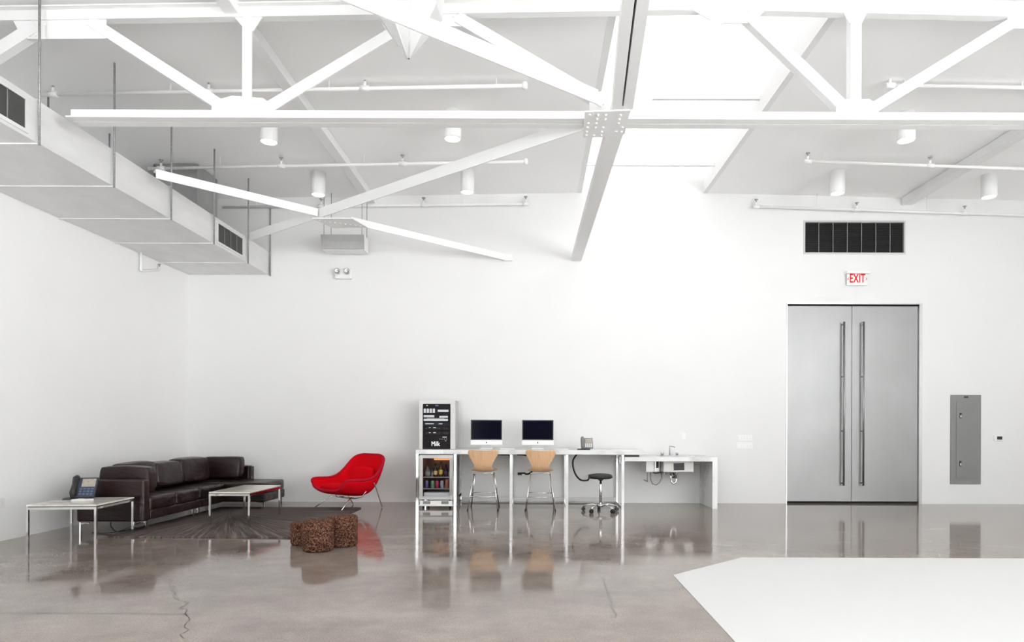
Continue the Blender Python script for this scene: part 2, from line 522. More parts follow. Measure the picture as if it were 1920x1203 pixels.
# top chord follows the roof pitch
for x0, x1 in ((XL, 1.5), (1.5, XR)):
    mb = MB()
    for (ya, yb, za, zb) in ((5.87, 5.95, -.0, .088), (5.82, 6.02, .088, .1)):
        v = []
        for x in (x0, x1):
            for y in (ya-TY, yb-TY):
                for z in (za, zb): v.append((x, y, chord_z(x)-H+z))
        mb.add(v, [(0, 1, 3, 2), (4, 6, 7, 5), (0, 4, 5, 1), (2, 3, 7, 6), (0, 2, 6, 4), (1, 5, 7, 3)])
    mb.build('top_chord', 'steel_white', tr)
def member(name, a, b, w, yo=0.):
    p0 = Vector((a[0], 0, a[1]-H)); p1 = Vector((b[0], 0, b[1]-H))
    mb = MB()
    # angle pair: flat face towards the room, one outstanding leg on the upper edge
    d = (p1-p0).normalized(); side = Vector((-d.z, 0, d.x))
    h = w/2
    for pr in ([(-h, -.045+yo), (h, -.045+yo), (h, .04+yo), (h-.014, .04+yo), (h-.014, -.031+yo), (-h, -.031+yo)],):
        n = len(pr)
        vs = [p+side*a_+Vector((0, b_, 0)) for p in (p0, p1) for a_, b_ in pr]
        mb.add(vs, [tuple(range(n-1, -1, -1)), tuple(range(n, 2*n))]+[(i, (i+1) % n, n+(i+1) % n, n+i) for i in range(n)])
    return mb.build(name, 'steel_white', tr)
member('vertical_post', (-2.60, 4.06), (-2.60, 4.93), .085)
member('vertical_post', (2.856, 4.06), (2.856, 4.98), .095)
member('diagonal', (-2.80, 4.10), (-4.02, 4.88), .095)
member('diagonal', (-2.42, 4.10), (-.85, 5.05), .095)
member('diagonal', (-4.50, 4.83), (-5.70, 4.06), .11)
member('diagonal', (.60, 4.16), (-.72, 4.92), .10)
member('diagonal', (.93, 4.14), (1.68, 4.96), .085)
member('diagonal', (2.76, 4.12), (1.88, 4.96), .10)
member('diagonal', (3.0, 4.11), (4.28, 4.90), .095)
member('diagonal', (5.75, 4.11), (4.55, 4.90), .095)
def gusset(poly, bolts, y=5.885):
    g = MB().prism([(x, z-H) for x, z in poly], 'y', y-TY, y+.012-TY)
    for x, z in bolts: g.cyl((x, y-.008-TY, z-H), (x, y+.002-TY, z-H), .011, 8, .013)   # bolt heads on the plate face
    g.build('gusset_plate', 'steel_white', tr)
gusset([(-2.92, 4.0), (-2.92, 4.16), (-2.74, 4.21), (-2.46, 4.19), (-2.37, 4.13), (-2.37, 4.0)], [(-2.85, 4.11), (-2.80, 4.14), (-2.75, 4.17), (-2.45, 4.10), (-2.5, 4.14), (-2.6, 4.04)])
gusset([(2.685, 4.0), (2.685, 4.16), (2.78, 4.20), (2.98, 4.20), (3.065, 4.15), (3.065, 4.0)], [(2.74, 4.12), (2.8, 4.06), (2.86, 4.15), (2.98, 4.1)])
gusset([(-4.62, 4.71), (-3.87, 4.72), (-3.87, 4.99), (-4.75, 4.97)], [(-4.5, 4.75), (-4.56, 4.72), (-4.48, 4.8), (-4.42, 4.85), (-4.1, 4.9), (-4.3, 4.95), (-4.6, 4.93)])
gusset([(-2.80, 5.01), (-2.645, 4.83), (-2.555, 4.79), (-2.40, 5.02)], [(-2.6, 4.9), (-2.6, 4.96)])
gusset([(-1.15, 4.84), (-.655, 4.84), (-.64, 5.04), (-1.3, 5.03)], [(-.75, 4.93), (-.7, 4.97), (-1.0, 4.98), (-.9, 4.9)])
gusset([(1.41, 5.07), (1.41, 4.985), (1.60, 4.88), (1.93, 4.88), (2.05, 5.0), (2.05, 5.07)], [(1.65, 4.95), (1.62, 4.91), (1.9, 4.95), (1.93, 5.0), (1.5, 5.03)])
gusset([(2.70, 5.06), (2.80, 4.88), (2.91, 4.88), (3.0, 5.06)], [(2.85, 4.95), (2.86, 5.02)])
gusset([(4.22, 5.03), (4.22, 4.84), (4.62, 4.84), (4.62, 5.02)], [(4.3, 4.9), (4.35, 4.95)])
gusset([(.47, 4.0), (.47, 4.24), (.62, 4.27), (1.0, 4.22), (1.06, 4.13), (1.06, 4.0)], [(.55, 4.2), (.6, 4.15), (.95, 4.17)])

# long member running from the camera side to the rear wall in the plane of the lower chord
bn = MB()
nb = tag(MB().add([], []).build('ridge_tie', 'steel_white') if False else bpy.data.objects.new('ridge_tie', None), 'white steel tie under the roof light running from overhead to the rear wall', 'steel beam')
COL.objects.link(nb); nb.location = (.74, 5.72, H)
def flat(pa, pb, x0, x1, h, z0=0.):
    """bar between (x,y) centres pa, pb with lateral offsets x0..x1"""
    return MB().beam((pa[0], pa[1], H+z0), (pb[0], pb[1], H+z0), [(x0, 0), (x1, 0), (x1, h), (x0, h)], (1, 0, 0))
near0, near1 = (.40, 1.0), (.735, 5.66)
flat(near0, near1, -.087, -.008, .14).build('channel', 'steel_white', nb, world=True)
flat(near0, near1, .008, .090, .14).build('channel', 'steel_white', nb, world=True)
flat(near0, near1, -.0085, .0085, .02, .10).build('slot_shade_strip', 'void', nb, world=True)  # dark strip standing in for the shade inside the slot
flat((.735, 5.60), (.6605, WY+.003), -.078, .078, .11, .004).build('far_bar', 'steel_white', nb, world=True)
pl = MB().prism([(.413, 5.675), (.80, 5.645), (.815, 6.10), (.74, 6.16), (.432, 6.175)], 'z', H-.014, H-.002)
for x in (.46, .53, .60, .73, .775):
    for y in (5.72, 5.80, 5.88, 5.96, 6.04, 6.12):
        if random.random() < .78 and not (x > .7 and y > 6.08):
            pl.cyl((x+random.uniform(-.01, .01), y, H-.022), (x, y, H-.012), .010, 8, .013)
pl.build('joint_plate', 'steel_white', nb, world=True)

def brace(label, a, b, w, group='diagonal steel braces'):
    mid = Vector((a[0]+b[0], a[1]+b[1], 0))/2
    d = Vector((b[0]-a[0], b[1]-a[1], 0)).normalized()
    s = Vector((-d.y, d.x, 0))
    if s.dot(mid) > 0: s = -s       # towards the middle of the room
    o = thing('steel_brace', label, 'steel brace', (a[0], a[1], H), 0, group)
    MB().beam((a[0], a[1], H+.005), (b[0], b[1], H+.005), [(0, 0), (0, w), (-.10, w), (-.10, w-.012), (-.014, w-.012), (-.014, 0)], s).build('angle_bar', 'steel_white', o, world=True)
    return o
brace('long white steel brace nearest the camera, sloping to the bolted plate', (-2.7, 3.125), (.52, 5.575), .125)
brace('white steel brace from the bolted plate out towards the duct', (.42, 6.06), (-4.25, 9.72), .125)
b2 = brace('white steel brace from the duct to the rear wall', (-4.22, 7.27), (-2.86, 8.57), .10)
_d = Vector((-.435+2.62, 10.80-8.80, 0)).normalized(); _s = Vector((_d.y, -_d.x, 0))
MB().beam((-2.52, 8.90, H+.005), (-.51, 10.795, H+.005), [(0, 0), (0, .10), (-.06, .10), (-.06, .088), (-.014, .088), (-.014, 0)], _s).build('angle_bar', 'steel_white', b2, world=True)
MB().box(-.56, -.40, WY-.05, WY+.002, H+.0, H+.10).build('wall_seat', 'steel_white', b2, world=True)
kp = MB().prism([(-2.95, 8.62), (-2.42, 8.62), (-2.32, 9.0), (-2.80, 9.05)], 'z', H-.012, H+.003)
for i in range(9): kp.cyl((-2.88+.06*i, 8.7+.028*i, H-.020), (-2.88+.06*i, 8.7+.028*i, H-.010), .010, 8, .013)
kp.build('joint_plate', 'steel_white', b2, world=True)

for lab, x0, x1 in (('white roof purlin left of the roof light, on line with a truss post', -2.80, -2.67), ('white roof purlin far right near the air grille', 6.03, 6.20)):
    o = thing('roof_purlin', lab, 'purlin', ((x0+x1)/2, 5.0, 4.93), 0, 'roof purlins')
    MB().box(x0, x1, YF+.01, WY-.003, 4.935, zc((x0+x1)/2)-.004).build('purlin_bar', 'steel_white', o, world=True, bevel=.006)

# ------------------------------------------------------------------ air duct
DXR = -4.42; DB, DT = 3.745, 4.125
duct = thing('air_duct', 'long grey sheet metal air duct along the top of the left wall', 'duct', (-5.09, 6, DB))
JY = [-6.5, -4.4, -2.4, -1.38, -.35, .68, 1.71, 2.74, 3.77, 4.80, 5.81, 6.84, 7.91, 8.96, 10.02, WY-.004]
for i in range(len(JY)-1):
    MB().box(XL+.003, DXR, JY[i]+.002, JY[i+1]-.002, DB, DT).build('duct_section', 'duct', duct, world=True, bevel=.004)
for y in JY[1:-1]:
    MB().box(XL+.003, DXR+.012, y-.008, y+.008, DB-.010, DT+.012).build('flange', 'duct', duct, world=True)
for y in JY[9:]:
    MB().cyl((DXR+.02, y-.012, DB-.02), (DXR+.02, y-.012, zc(DXR)), .011, 8).build('hanger_rod', 'rod', duct, world=True)
for y in (7.38, 8.44, 9.43):
    MB().cyl((-5.5, y, DT-.01), (-5.5, y, zc(-5.5)), .011, 8).build('hanger_rod', 'rod', duct, world=True)
def side_vent(y0, y1, n):
    f = MB()
    x0, x1 = DXR-.004, DXR+.014
    z0, z1 = 3.775, 4.085
    f.box(x0, x1, y0, y1, z0, z0+.03); f.box(x0, x1, y0, y1, z1-.03, z1)
    f.box(x0, x1, y0, y0+.035, z0+.03, z1-.03); f.box(x0, x1, y1-.035, y1, z0+.03, z1-.03)
    fo = f.build('vent_frame', 'duct', duct, world=True)
    g = MB().box(DXR-.003, DXR+.004, y0+.035, y1-.035, z0+.03, z1-.03)
    g2 = g
    for k in range(1, n):
        y = y0+.035+(y1-y0-.07)*k/n
        g.box(DXR+.004, DXR+.009, y-.004, y+.004, z0+.03, z1-.03)
    go = g.build('vent_grille', 'grille', fo, world=True)
    go.data.materials.append(M['grille_bar'])
    for p in go.data.polygons[6:]: p.material_index = 1
side_vent(9.05, 9.88, 4)
side_vent(4.86, 5.69, 4)
rs = MB()
rs.box(-5.47, -4.87, 9.40, 10.00, DT+.002, zc(-5.47)-.003)
rd = rs.build('duct_riser', 'duct_dark', None)
tag(rd, 'dark grey duct branch rising from the long duct to the ceiling', 'duct')
# ------------------------------------------------------------------ sprinklers
def sprinkler(label, y, x0, x1, z0, z1, heads, hangers, ends):
    o = thing('sprinkler_pipe', label, 'sprinkler pipe', (x0, y, z0), 0, 'sprinkler pipes under the ceiling')
    zz = lambda x: z0+(z1-z0)*(x-x0)/(x1-x0)
    MB().cyl((x0, y, z0), (x1, y, z1), .021, 12).build('pipe', 'white', o, world=True)
    for x in heads:
        z = zz(x)
        t = MB().cyl((x-.05, y, zz(x-.05)), (x+.05, y, zz(x+.05)), .031, 10).build('tee_fitting', 'white', o, world=True)
        MB().cyl((x, y, z+.02), (x, y, z+.075), .016, 10).build('riser', 'white', t, world=True)
        h = MB()
        h.lathe([(.008, .075), (.012, .09), (.008, .10), (.030, .115), (.030, .121), (0, .124)], (x, y, z), 10)
        h.build('sprinkler_head', 'rod', o, world=True)
    for x in hangers:
        MB().cyl((x, y, zz(x)-.025), (x, y, zc(x)), .006, 6).build('hanger_rod', 'white', o, world=True)
    for x in ends:
        MB().lathe([(.0, -.04), (.03, -.035), (.034, 0), (.03, .035), (0, .04)], (x, y, zz(x)), 12).build('end_cap', 'white', o, world=True)
    return o
sprinkler('thin white sprinkler pipe behind the truss, left of the roof light', 7.25, -5.5, -.13, 4.90, 5.02, (-5.35, -3.63, -1.905), (-4.05, -2.3, -.45), (-.14,))
sprinkler('thin white sprinkler pipe behind the truss, right of the roof light', 7.25, 3.87, XR-.02, 5.035, 4.96, (3.9, 5.7, 7.4), (4.06, 5.36), ())
sprinkler('thin white sprinkler pipe halfway to the rear wall, over the brace ends', 9.2, -5.45, -.15, 4.85, 4.968, (-5.27, -3.585, -1.883), (-4.44, -2.42), (-.16,))
sprinkler('thin white sprinkler pipe halfway to the rear wall, above the steel door', 9.2, 3.78, XR-.02, 4.985, 4.80, (3.8, 5.515, 7.3), (4.02, 6.12), ())
sprinkler('thin white sprinkler pipe close to the rear wall, above the hanging grey box', 10.76, -5.15, -.17, 4.832, 4.905, (-3.535, -1.857, -.18), (-4.6, -1.2), ())
sprinkler('thin white sprinkler pipe close to the rear wall, above the air grille', 10.76, 3.59, XR-.02, 4.872, 4.70, (3.6, 5.25, 7.02), (4.6, 6.4), ())
o = thing('hanging_sprinkler_pipe', 'small bent white sprinkler pipe on the wall below the duct', 'sprinkler pipe', (-5.70, 9.47, 3.5))
MB().tube([(-5.71, 9.47, DB-.0005), (-5.71, 9.47, 3.52), (-5.71, 9.475, 3.497), (-5.71, 9.50, 3.492), (-5.71, 9.90, 3.60), (-5.71, 9.93, 3.615), (-5.71, 9.935, 3.65)], .019, 10).build('pipe', 'white', o, world=True)
MB().lathe([(.010, 0), (.010, .03), (.025, .042), (0, .045)], (-5.71, 9.935, 3.65), 10).build('sprinkler_head', 'rod', o, world=True)

# ------------------------------------------------------------------ ceiling lamps
def downlight(label, x, y):
    zt = zc(x)
    o = thing('ceiling_light', label, 'ceiling light', (x, y, zt), 0, 'cylinder ceiling lights')
    MB().lathe([(.104, -.335), (.104, .004), (0, .004)], (0, 0, 0), 28, True, False).build('housing', 'white', o)
    MB().lathe([(.104, -.335), (.094, -.337), (.092, -.320)], (0, 0, 0), 28, True, False).build('trim_ring', 'white', o)
    MB().lathe([(0, -.322), (.093, -.322), (.093, -.318), (0, -.318)], (0, 0, 0), 28).build('lens', 'lamp', o)
downlight('white cylinder lamp just behind the truss, left of the purlin', -3.27, 8.0)
downlight('white cylinder lamp just behind the truss, between purlin and roof light', -1.03, 8.0)
downlight('white cylinder lamp near the rear wall above the hanging grey box', -3.27, 9.82)
downlight('white cylinder lamp near the rear wall, close to the roof light', -1.04, 9.82)
downlight('white cylinder lamp just behind the truss, right of the roof light', 4.50, 8.0)
downlight('white cylinder lamp near the rear wall above the steel door', 4.50, 9.82)
downlight('white cylinder lamp near the rear wall, right of the purlin at far right', 6.77, 9.82)

# faceted pendant high over the truss, cut by the frame
o = thing('pendant_diffuser', 'white pointed fabric pendant hanging behind the long near brace', 'pendant', (-1.04, 5.3, 4.22))
pd = MB()
N = 8
rg = [[(r*math.cos(2*PI*k/N+.3), r*math.sin(2*PI*k/N+.3), z) for k in range(N)] for r, z in ((.012, .0), (.27, .36), (.285, .56), (.24, .80))]
pd.grid(rg, False, True)
pd.build('fabric_shade', 'shade_cloth', o, solid=.006)
sm = MB()
for k in (3, 5, 6): sm.tube([(p[k][0]*1.01, p[k][1]*1.01, p[k][2]) for p in rg], .006, 6)
sm.build('seam', 'white', o)
MB().cyl((0, 0, .5), (0, 0, zc(-1.04)-4.22), .008, 8).build('hanging_rod', 'white', o)

# ------------------------------------------------------------------ things on the walls
o = thing('air_vent', 'wide dark air grille high on the rear wall above the door', 'vent', (VX0, WY, VZ0))
W, HH = VX1-VX0, VZ1-VZ0
f = MB()
f.box(-.018, W+.018, -.012, .05, -.018, .008); f.box(-.018, W+.018, -.012, .05, HH-.008, HH+.018)
f.box(-.018, .008, -.012, .05, .008, HH-.008); f.box(W-.008, W+.018, -.012, .05, .008, HH-.008)
f.build('vent_frame', 'vent_grey', o)
MB().box(.01, W-.01, .030, .045, .01, HH-.01).build('vent_backing', 'void', o)
sl = MB()
n = 26
for k in range(n):
    z = .014+(HH-.028)*(k+.5)/n
    sl.add([(.01, .004, z-.006), (W-.01, .004, z-.006), (W-.01, .024, z+.007), (.01, .024, z+.007)], [(0, 1, 2, 3)])
sl.build('slat', 'grille_dark' if 'grille_dark' in M else 'grille', o, solid=.002)
g = MB()
for k in range(1, 7):
    x = W*k/7; g.box(x-.005, x+.005, -.004, .004, .012, HH-.012)
g.build('grille_bar', 'grille_bar', o)

o = thing('exit_sign', 'clear exit sign with red letters above the steel door', 'sign', (5.28, WY, 3.62))
MB().box(-.19, .19, -.10, 0, .165, .205).build('canopy', 'silver', o, bevel=.004)
MB().box(-.17, .17, -.052, -.044, -.02, .165).build('sign_plate', 'white_plastic', o)
text_mesh('exit_lettering', 'EXIT', .205, (0, -.054, .085), 'red_letter', o, .62, .002)
ch = MB()
for sgn in (-1, 1):
    x = .15*sgn
    ch.add([(x-.012*sgn, -.055, .105), (x-.002*sgn, -.055, .105), (x+.014*sgn, -.055, .085), (x-.002*sgn, -.055, .065), (x-.012*sgn, -.055, .065), (x+.004*sgn, -.055, .085)], [(0, 1, 2, 5), (5, 2, 3, 4)])
ch.build('arrow', 'red_letter', o, solid=.002)

o = thing('electrical_panel', 'tall grey electrical panel on the wall right of the door', 'electrical panel', (6.85, WY, .33))  # electrical panel: flat cover with an inner door
MB().box(0, .50, -.018, 0, 0, 1.475).build('panel_cover', 'grey_paint', o, bevel=.003)
pdr = MB().box(.09, .405, -.024, -.018, .10, 1.375).build('panel_door', 'grey_paint', o, bevel=.002)
for z in (.34, 1.13):
    MB().box(.137, .172, -.034, -.024, z-.045, z+.045).build('latch', 'dark', pdr, bevel=.012, seg=3)
    MB().box(.147, .162, -.038, -.034, z-.03, z+.008).build('latch_tab', 'silver', pdr)
MB().box(.215, .285, -.021, -.018, 1.425, 1.45).build('name_plate', 'dark', o)

o = thing('thermostat', 'small white thermostat with a dark display right of the electrical panel', 'thermostat', (7.565, WY+.002, 1.045))
MB().box(0, .165, -.025, 0, 0, .095).build('case', 'white_plastic', o, bevel=.006)
MB().box(.045, .13, -.027, -.024, .022, .075).build('display', 'dark', o)

def plates(name, label, x0, z0, w, h, n):
    o = thing(name, label, 'switch plate', (x0, WY, z0))
    MB().box(0, w, -.007, 0, 0, h).build('plate', 'white_plastic', o, bevel=.003)
    for k in range(n):
        x = w*(k+.5)/n
        MB().box(x-.012, x+.012, -.012, -.007, h*.28, h*.72).build('rocker', 'white_plastic', o, bevel=.002)
plates('light_switch', 'white bank of light switches left of the door, upper plate', 3.335, 1.028, .24, .10, 5)
plates('light_switch', 'white bank of light switches left of the door, lower plate', 3.315, .900, .27, .105, 5)
plates('wall_outlet', 'small white outlet plate on the wall above the sink', 2.405, 1.05, .07, .112, 1)
o = thing('wall_socket', 'white double socket low on the left wall near the side table', 'socket', (XL, 7.06, .36))
MB().box(0, .008, -.075, .05, 0, .105).build('plate', 'white_plastic', o, bevel=.003)
for y in (-.045, .02): MB().box(.008, .011, y-.014, y+.014, .03, .075).build('socket_face', 'silver', o)

o = thing('emergency_light', 'twin-lamp emergency light on the rear wall under the hanging box', 'emergency light', (-3.185, WY+.002, 3.675))
MB().box(-.135, .135, -.07, 0, 0, .17).build('case', 'white_plastic', o, bevel=.012)
for x in (-.078, .078):
    MB().lathe([(.045, 0), (.052, .045), (.046, .05), (.030, .028), (.006, .022), (0, .022)], (0, 0, 0), 18)
    b_ = MB()
    pts = [(.032, 0), (.052, -.05), (.047, -.056), (.030, -.030), (0, -.026)]
    gr = [[(x+r*math.cos(2*PI*k/18), -.07+d, .10+r*math.sin(2*PI*k/18)-.25*d) for k in range(18)] for r, d in pts]
    b_.grid(gr, True, True)
    b_.build('lamp_head', 'steel', o)

# hanging heater / speaker box
o = thing('hanging_speaker', 'grey-fronted white box hung on four rods near the rear wall', 'speaker', (-3.09, 10.56, 4.07))
x0, x1 = -3.445, -2.755
def tilt(ya, yb, xa, xb, z0, z1, lean):
    vs = [(xa, ya, z1), (xb, ya, z1), (xb, yb, z1), (xa, yb, z1), (xa+lean[0], ya+lean[1], z0), (xb, ya+lean[1], z0), (xb, yb, z0), (xa+lean[0], yb, z0)]
    return MB().add(vs, [(0, 1, 2, 3), (7, 6, 5, 4), (0, 4, 5, 1), (1, 5, 6, 2), (2, 6, 7, 3), (3, 7, 4, 0)])
tilt(10.47, 10.74, x0, x1, 4.07, 4.31, (.02, .03)).build('case', 'white', o, world=True)
mgrey = mat('speaker_grey_cloth', (.40, .40, .40), .8, var=.06, scale=10)
tilt(10.455, 10.469, x0, x1-.0, 4.075, 4.305, (.02, .03)).build('front_cloth', mgrey, o, world=True)
for x in (x0+.03, x0+.10, x1-.05, x1-.01):
    y = 10.53 if x in (x0+.03, x1-.05) else 10.68
    MB().cyl((x, y, 4.30), (x, y, zc(x)), .006, 6).build('hanger_rod', 'rod', o, world=True)

# ------------------------------------------------------------------ lounge corner
rug = MB().box(-4.80, -2.66, 7.30, 10.0, .001, .016).build('rug', rug_mat(-4.35, 9.3), bevel=.004)
tag(rug, 'dark brown-grey rug with rays spreading from one point, under the sofa', 'rug')
RZ = .017

def puff(w, d, h, bulge=.5, seed=0, wr=.012, nseg=14, power=3.2):
    """soft box w x d x h centred on x,y, base at z=0"""
    rnd = random.Random(seed)
    ph = [(rnd.uniform(0, 6.28), rnd.uniform(5, 12), rnd.uniform(-1, 1), rnd.uniform(-1, 1), rnd.uniform(-1, 1)) for _ in range(6)]
    mb = MB()
    def q(u, v, axis, sgn):
        p = [0, 0, 0]
        p[axis] = sgn; p[(axis+1) % 3] = u; p[(axis+2) % 3] = v
        p = Vector(p)
        L = (abs(p.x)**power+abs(p.y)**power+abs(p.z)**power)**(1/power)
        s_ = p/L
        s_ = s_.lerp(p, 1-bulge)
        out = Vector((s_.x*w/2, s_.y*d/2, (s_.z+1)*h/2))
        w_ = sum(math.sin(a+f*(i*out.x+j*out.y+k*out.z)) for a, f, i, j, k in ph)/6
        n = Vector((s_.x, s_.y, s_.z)).normalized()
        return out+n*w_*wr
    t = [-1+2*i/nseg for i in range(nseg+1)]
    for ax in range(3):
        for sg in (-1, 1):
            mb.grid([[q(u, v, ax, sg) for u in t] for v in t], True)
    return mb

# sectional sofa: main run along the left wall, chaise along the rear wall
SX0, SX1 = -5.36, -4.57
sofa = thing('sofa', 'dark brown leather corner sofa with a chaise, against the left wall', 'sofa', ((SX0+SX1)/2, 8.9, 0))
def sbox(n, x0, x1, y0, y1, z0, z1, bev=.025):
    return MB().box(x0, x1, y0, y1, z0, z1).build(n, 'leather', sofa, world=True, bevel=bev, seg=3)
sbox('arm', SX0, SX1, 7.65, 7.775, .125, .617)
sbox('backrest', SX0, SX0+.12, 7.778, 10.46, .125, .617)
sbox('backrest', SX0, SX1, 10.463, 10.60, .125, .617)
sbox('seat_base', SX0+.122, SX1+.005, 7.778, 8.93, .135, .25, .02)
sbox('seat_base', SX0+.122, SX1+.005, 8.935, 9.685, .135, .25, .02)
sbox('chaise_base', SX0+.122, -4.00, 9.69, 10.46, .125, .255, .02)
def scush(n, x0, x1, y0, y1, z0, z1, seed):
    mb = puff(x1-x0, y1-y0, z1-z0, .42, seed, .004, power=6)
    mb.v = [(x+(x0+x1)/2, y+(y0+y1)/2, z+z0) for x, y, z in mb.v]
    return mb.build(n, 'leather', sofa, world=True)
scush('seat_cushion', SX0+.12, SX1+.01, 7.78, 8.35, .235, .405, 1)
scush('seat_cushion', SX0+.12, SX1+.01, 8.35, 8.93, .235, .405, 2)
scush('seat_cushion', SX0+.12, SX1+.01, 8.935, 9.685, .235, .405, 3)
scush('chaise_cushion', SX0+.12, -3.985, 9.69, 10.47, .24, .41, 4)
sbox('chaise_back_panel', SX1+.003, SX1+.02, 10.47, 10.59, .26, .60, .004)
def sleg(x, y, dx, z0=RZ):
    m = MB()
    m.prism([(x-.009*dx, z0), (x+.009*dx, z0), (x+.0095*dx, .095), (x+.022*dx, .110), (x+.10*dx, .117), (x+.10*dx, .126), (x-.009*dx, .126)], 'y', y-.012, y+.012)
    m.build('leg', 'chrome', sofa, world=True)
sleg(SX1-.02, 7.74, -1); sleg(-5.27, 7.60, 1, .001)
sleg(SX1-.06, 8.86, -1); sleg(SX1-.06, 9.00, -1)
sleg(-4.04, 9.74, -1); sleg(-4.03, 10.40, -1, .001); sleg(-5.27, 10.5, 1, .001)

def back_cushion(label, c, w, d, h, rot, lean, seed):
    o = thing('back_cushion', label, 'cushion', c, rot, 'loose leather cushions on the sofa')
    mb = puff(w, d, h, .6, seed, .017, power=4.4, nseg=20)
    t = math.tan(lean)
    mb.v = [(x, y+(z)*t, z) for x, y, z in mb.v]
    mb.build('cushion_cover', 'leather', o)
SZ = .436
back_cushion('square leather cushion standing against the sofa arm', (-4.912, 7.91, SZ), .615, .20, .33, 0, -.0, 11)
back_cushion('slouched leather back cushion beside the cushion at the sofa arm', (-5.06, 8.32, SZ), .60, .25, .355, PI/2, .12, 12)
back_cushion('leather back cushion in the middle of the long sofa side', (-5.06, 8.93, SZ), .60, .24, .335, PI/2, .12, 13)
back_cushion('leather back cushion in the inner corner, against the long side', (-5.08, 9.66, SZ), .80, .22, .35, PI/2, .1, 14)
back_cushion('wide leather cushion leaning on the chaise back by the rear wall', (-4.912, 10.30, SZ), .60, .20, .335, 0, .12, 15)

def low_table(name, label, cat, W, D, hgt, loc, rot, top, lift=0):
    o = thing(name, label, cat, loc, rot)
    MB().box(-W/2, W/2, -D/2, D/2, hgt-.018, hgt).build('tabletop', top, o, bevel=.003)
    MB().box(-W/2+.012, W/2-.012, -D/2+.012, D/2-.012, hgt-.026, hgt-.018).build('shadow_gap', 'dark', o)
    t = .022
    for x in (-W/2+t/2, W/2-t/2):
        for y in (-D/2+t/2, D/2-t/2):
            MB().box(x-t/2, x+t/2, y-t/2, y+t/2, lift if x > 0 and y > 0 else 0, hgt-.026).build('leg', 'chrome', o)
    for y in (-D/2+t/2, D/2-t/2):
        MB().box(-W/2+t, W/2-t, y-t/2, y+t/2, hgt-.050, hgt-.026).build('apron_rail', 'chrome', o)
    for x in (-W/2+t/2, W/2-t/2):
        MB().box(x-t/2, x+t/2, -D/2+t, D/2-t, hgt-.050, hgt-.026).build('apron_rail', 'chrome', o)
    return o
low_table('side_table', 'low square marble table with chrome legs holding the phone', 'table', .69, .76, .425, (-4.96, 7.19, 0), math.radians(5), 'marble_cream', RZ)
low_table('coffee_table', 'long low marble coffee table with chrome legs on the rug', 'table', .51, .99, .41, (-3.815, 8.66, RZ), 0, 'marble_cream')

def desk_phone(name, label, loc, rot, sc, body, key, lean=.95):
    o = thing(name, label, 'telephone', loc, rot)
    W = .19*sc; L = .20*sc
    ca, sa = math.cos(lean), math.sin(lean)
    def sl(x, t, n): return (x, t*ca-n*sa-L*ca/2, t*sa+n*ca+.012)
    def slab(x0, x1, t0, t1, n0, n1):
        vs = [sl(x, t, n_) for x in (x0, x1) for t in (t0, t1) for n_ in (n0, n1)]
        return MB().add(vs, [(0, 1, 3, 2), (4, 6, 7, 5), (0, 4, 5, 1), (2, 3, 7, 6), (0, 2, 6, 4), (1, 5, 7, 3)])
    slab(-W/2, W/2, 0, L, 0, .024*sc).build('phone_body', body, o, bevel=.006)
    MB().box(-W*.78, -W*.08, -L*ca*.75, L*ca*.3, 0, .014).build('phone_foot', 'dark', o, bevel=.004)
    MB().add([(-W*.3, L*ca*.2, 0), (W*.3, L*ca*.2, 0), (W*.3, L*ca*.5, L*sa*.6), (-W*.3, L*ca*.5, L*sa*.6), (-W*.3, L*ca*.9, 0), (W*.3, L*ca*.9, 0)], [(0, 1, 2, 3), (3, 2, 5, 4), (0, 4, 5, 1), (0, 3, 4), (1, 5, 2)]).build('stand', 'dark', o)
    slab(-W*.12, W*.44, L*.50, L*.92, .024*sc, .027*sc).build('display', 'lcd', o, bevel=.002)
    for r in range(3):
        for c in range(4):
            slab(-W*.16+c*W*.155, -W*.16+c*W*.155+W*.11, L*(.08+r*.13), L*(.16+r*.13), .024*sc, .030*sc).build('key', key, o)
    hs = MB().tube([sl(-W*.36, L*.02, .03*sc), sl(-W*.36, L*.14, .05*sc), sl(-W*.36, L*.5, .055*sc), sl(-W*.36, L*.88, .05*sc), sl(-W*.36, L*1.0, .03*sc)], .02*sc, 12, True, [.022*sc, .027*sc, .018*sc, .027*sc, .022*sc])
    hs.build('handset', 'dark' if body == 'phone' else body, o)
    return o
desk_phone('desk_phone', 'dark blue desk phone on the low marble table by the sofa', (-5.10, 7.42, .425), math.radians(18), 1.25, 'phone', 'phone_key')
o = thing('paper_stack', 'small stack of white paper in front of the dark blue phone', 'paper', (-4.97, 7.19, .4255), math.radians(-8))
for k in range(3): MB().box(-.085+.004*k, .085+.003*k, -.06, .06-.004*k, .006*k, .006*k+.0055).build('sheet', 'paper', o)

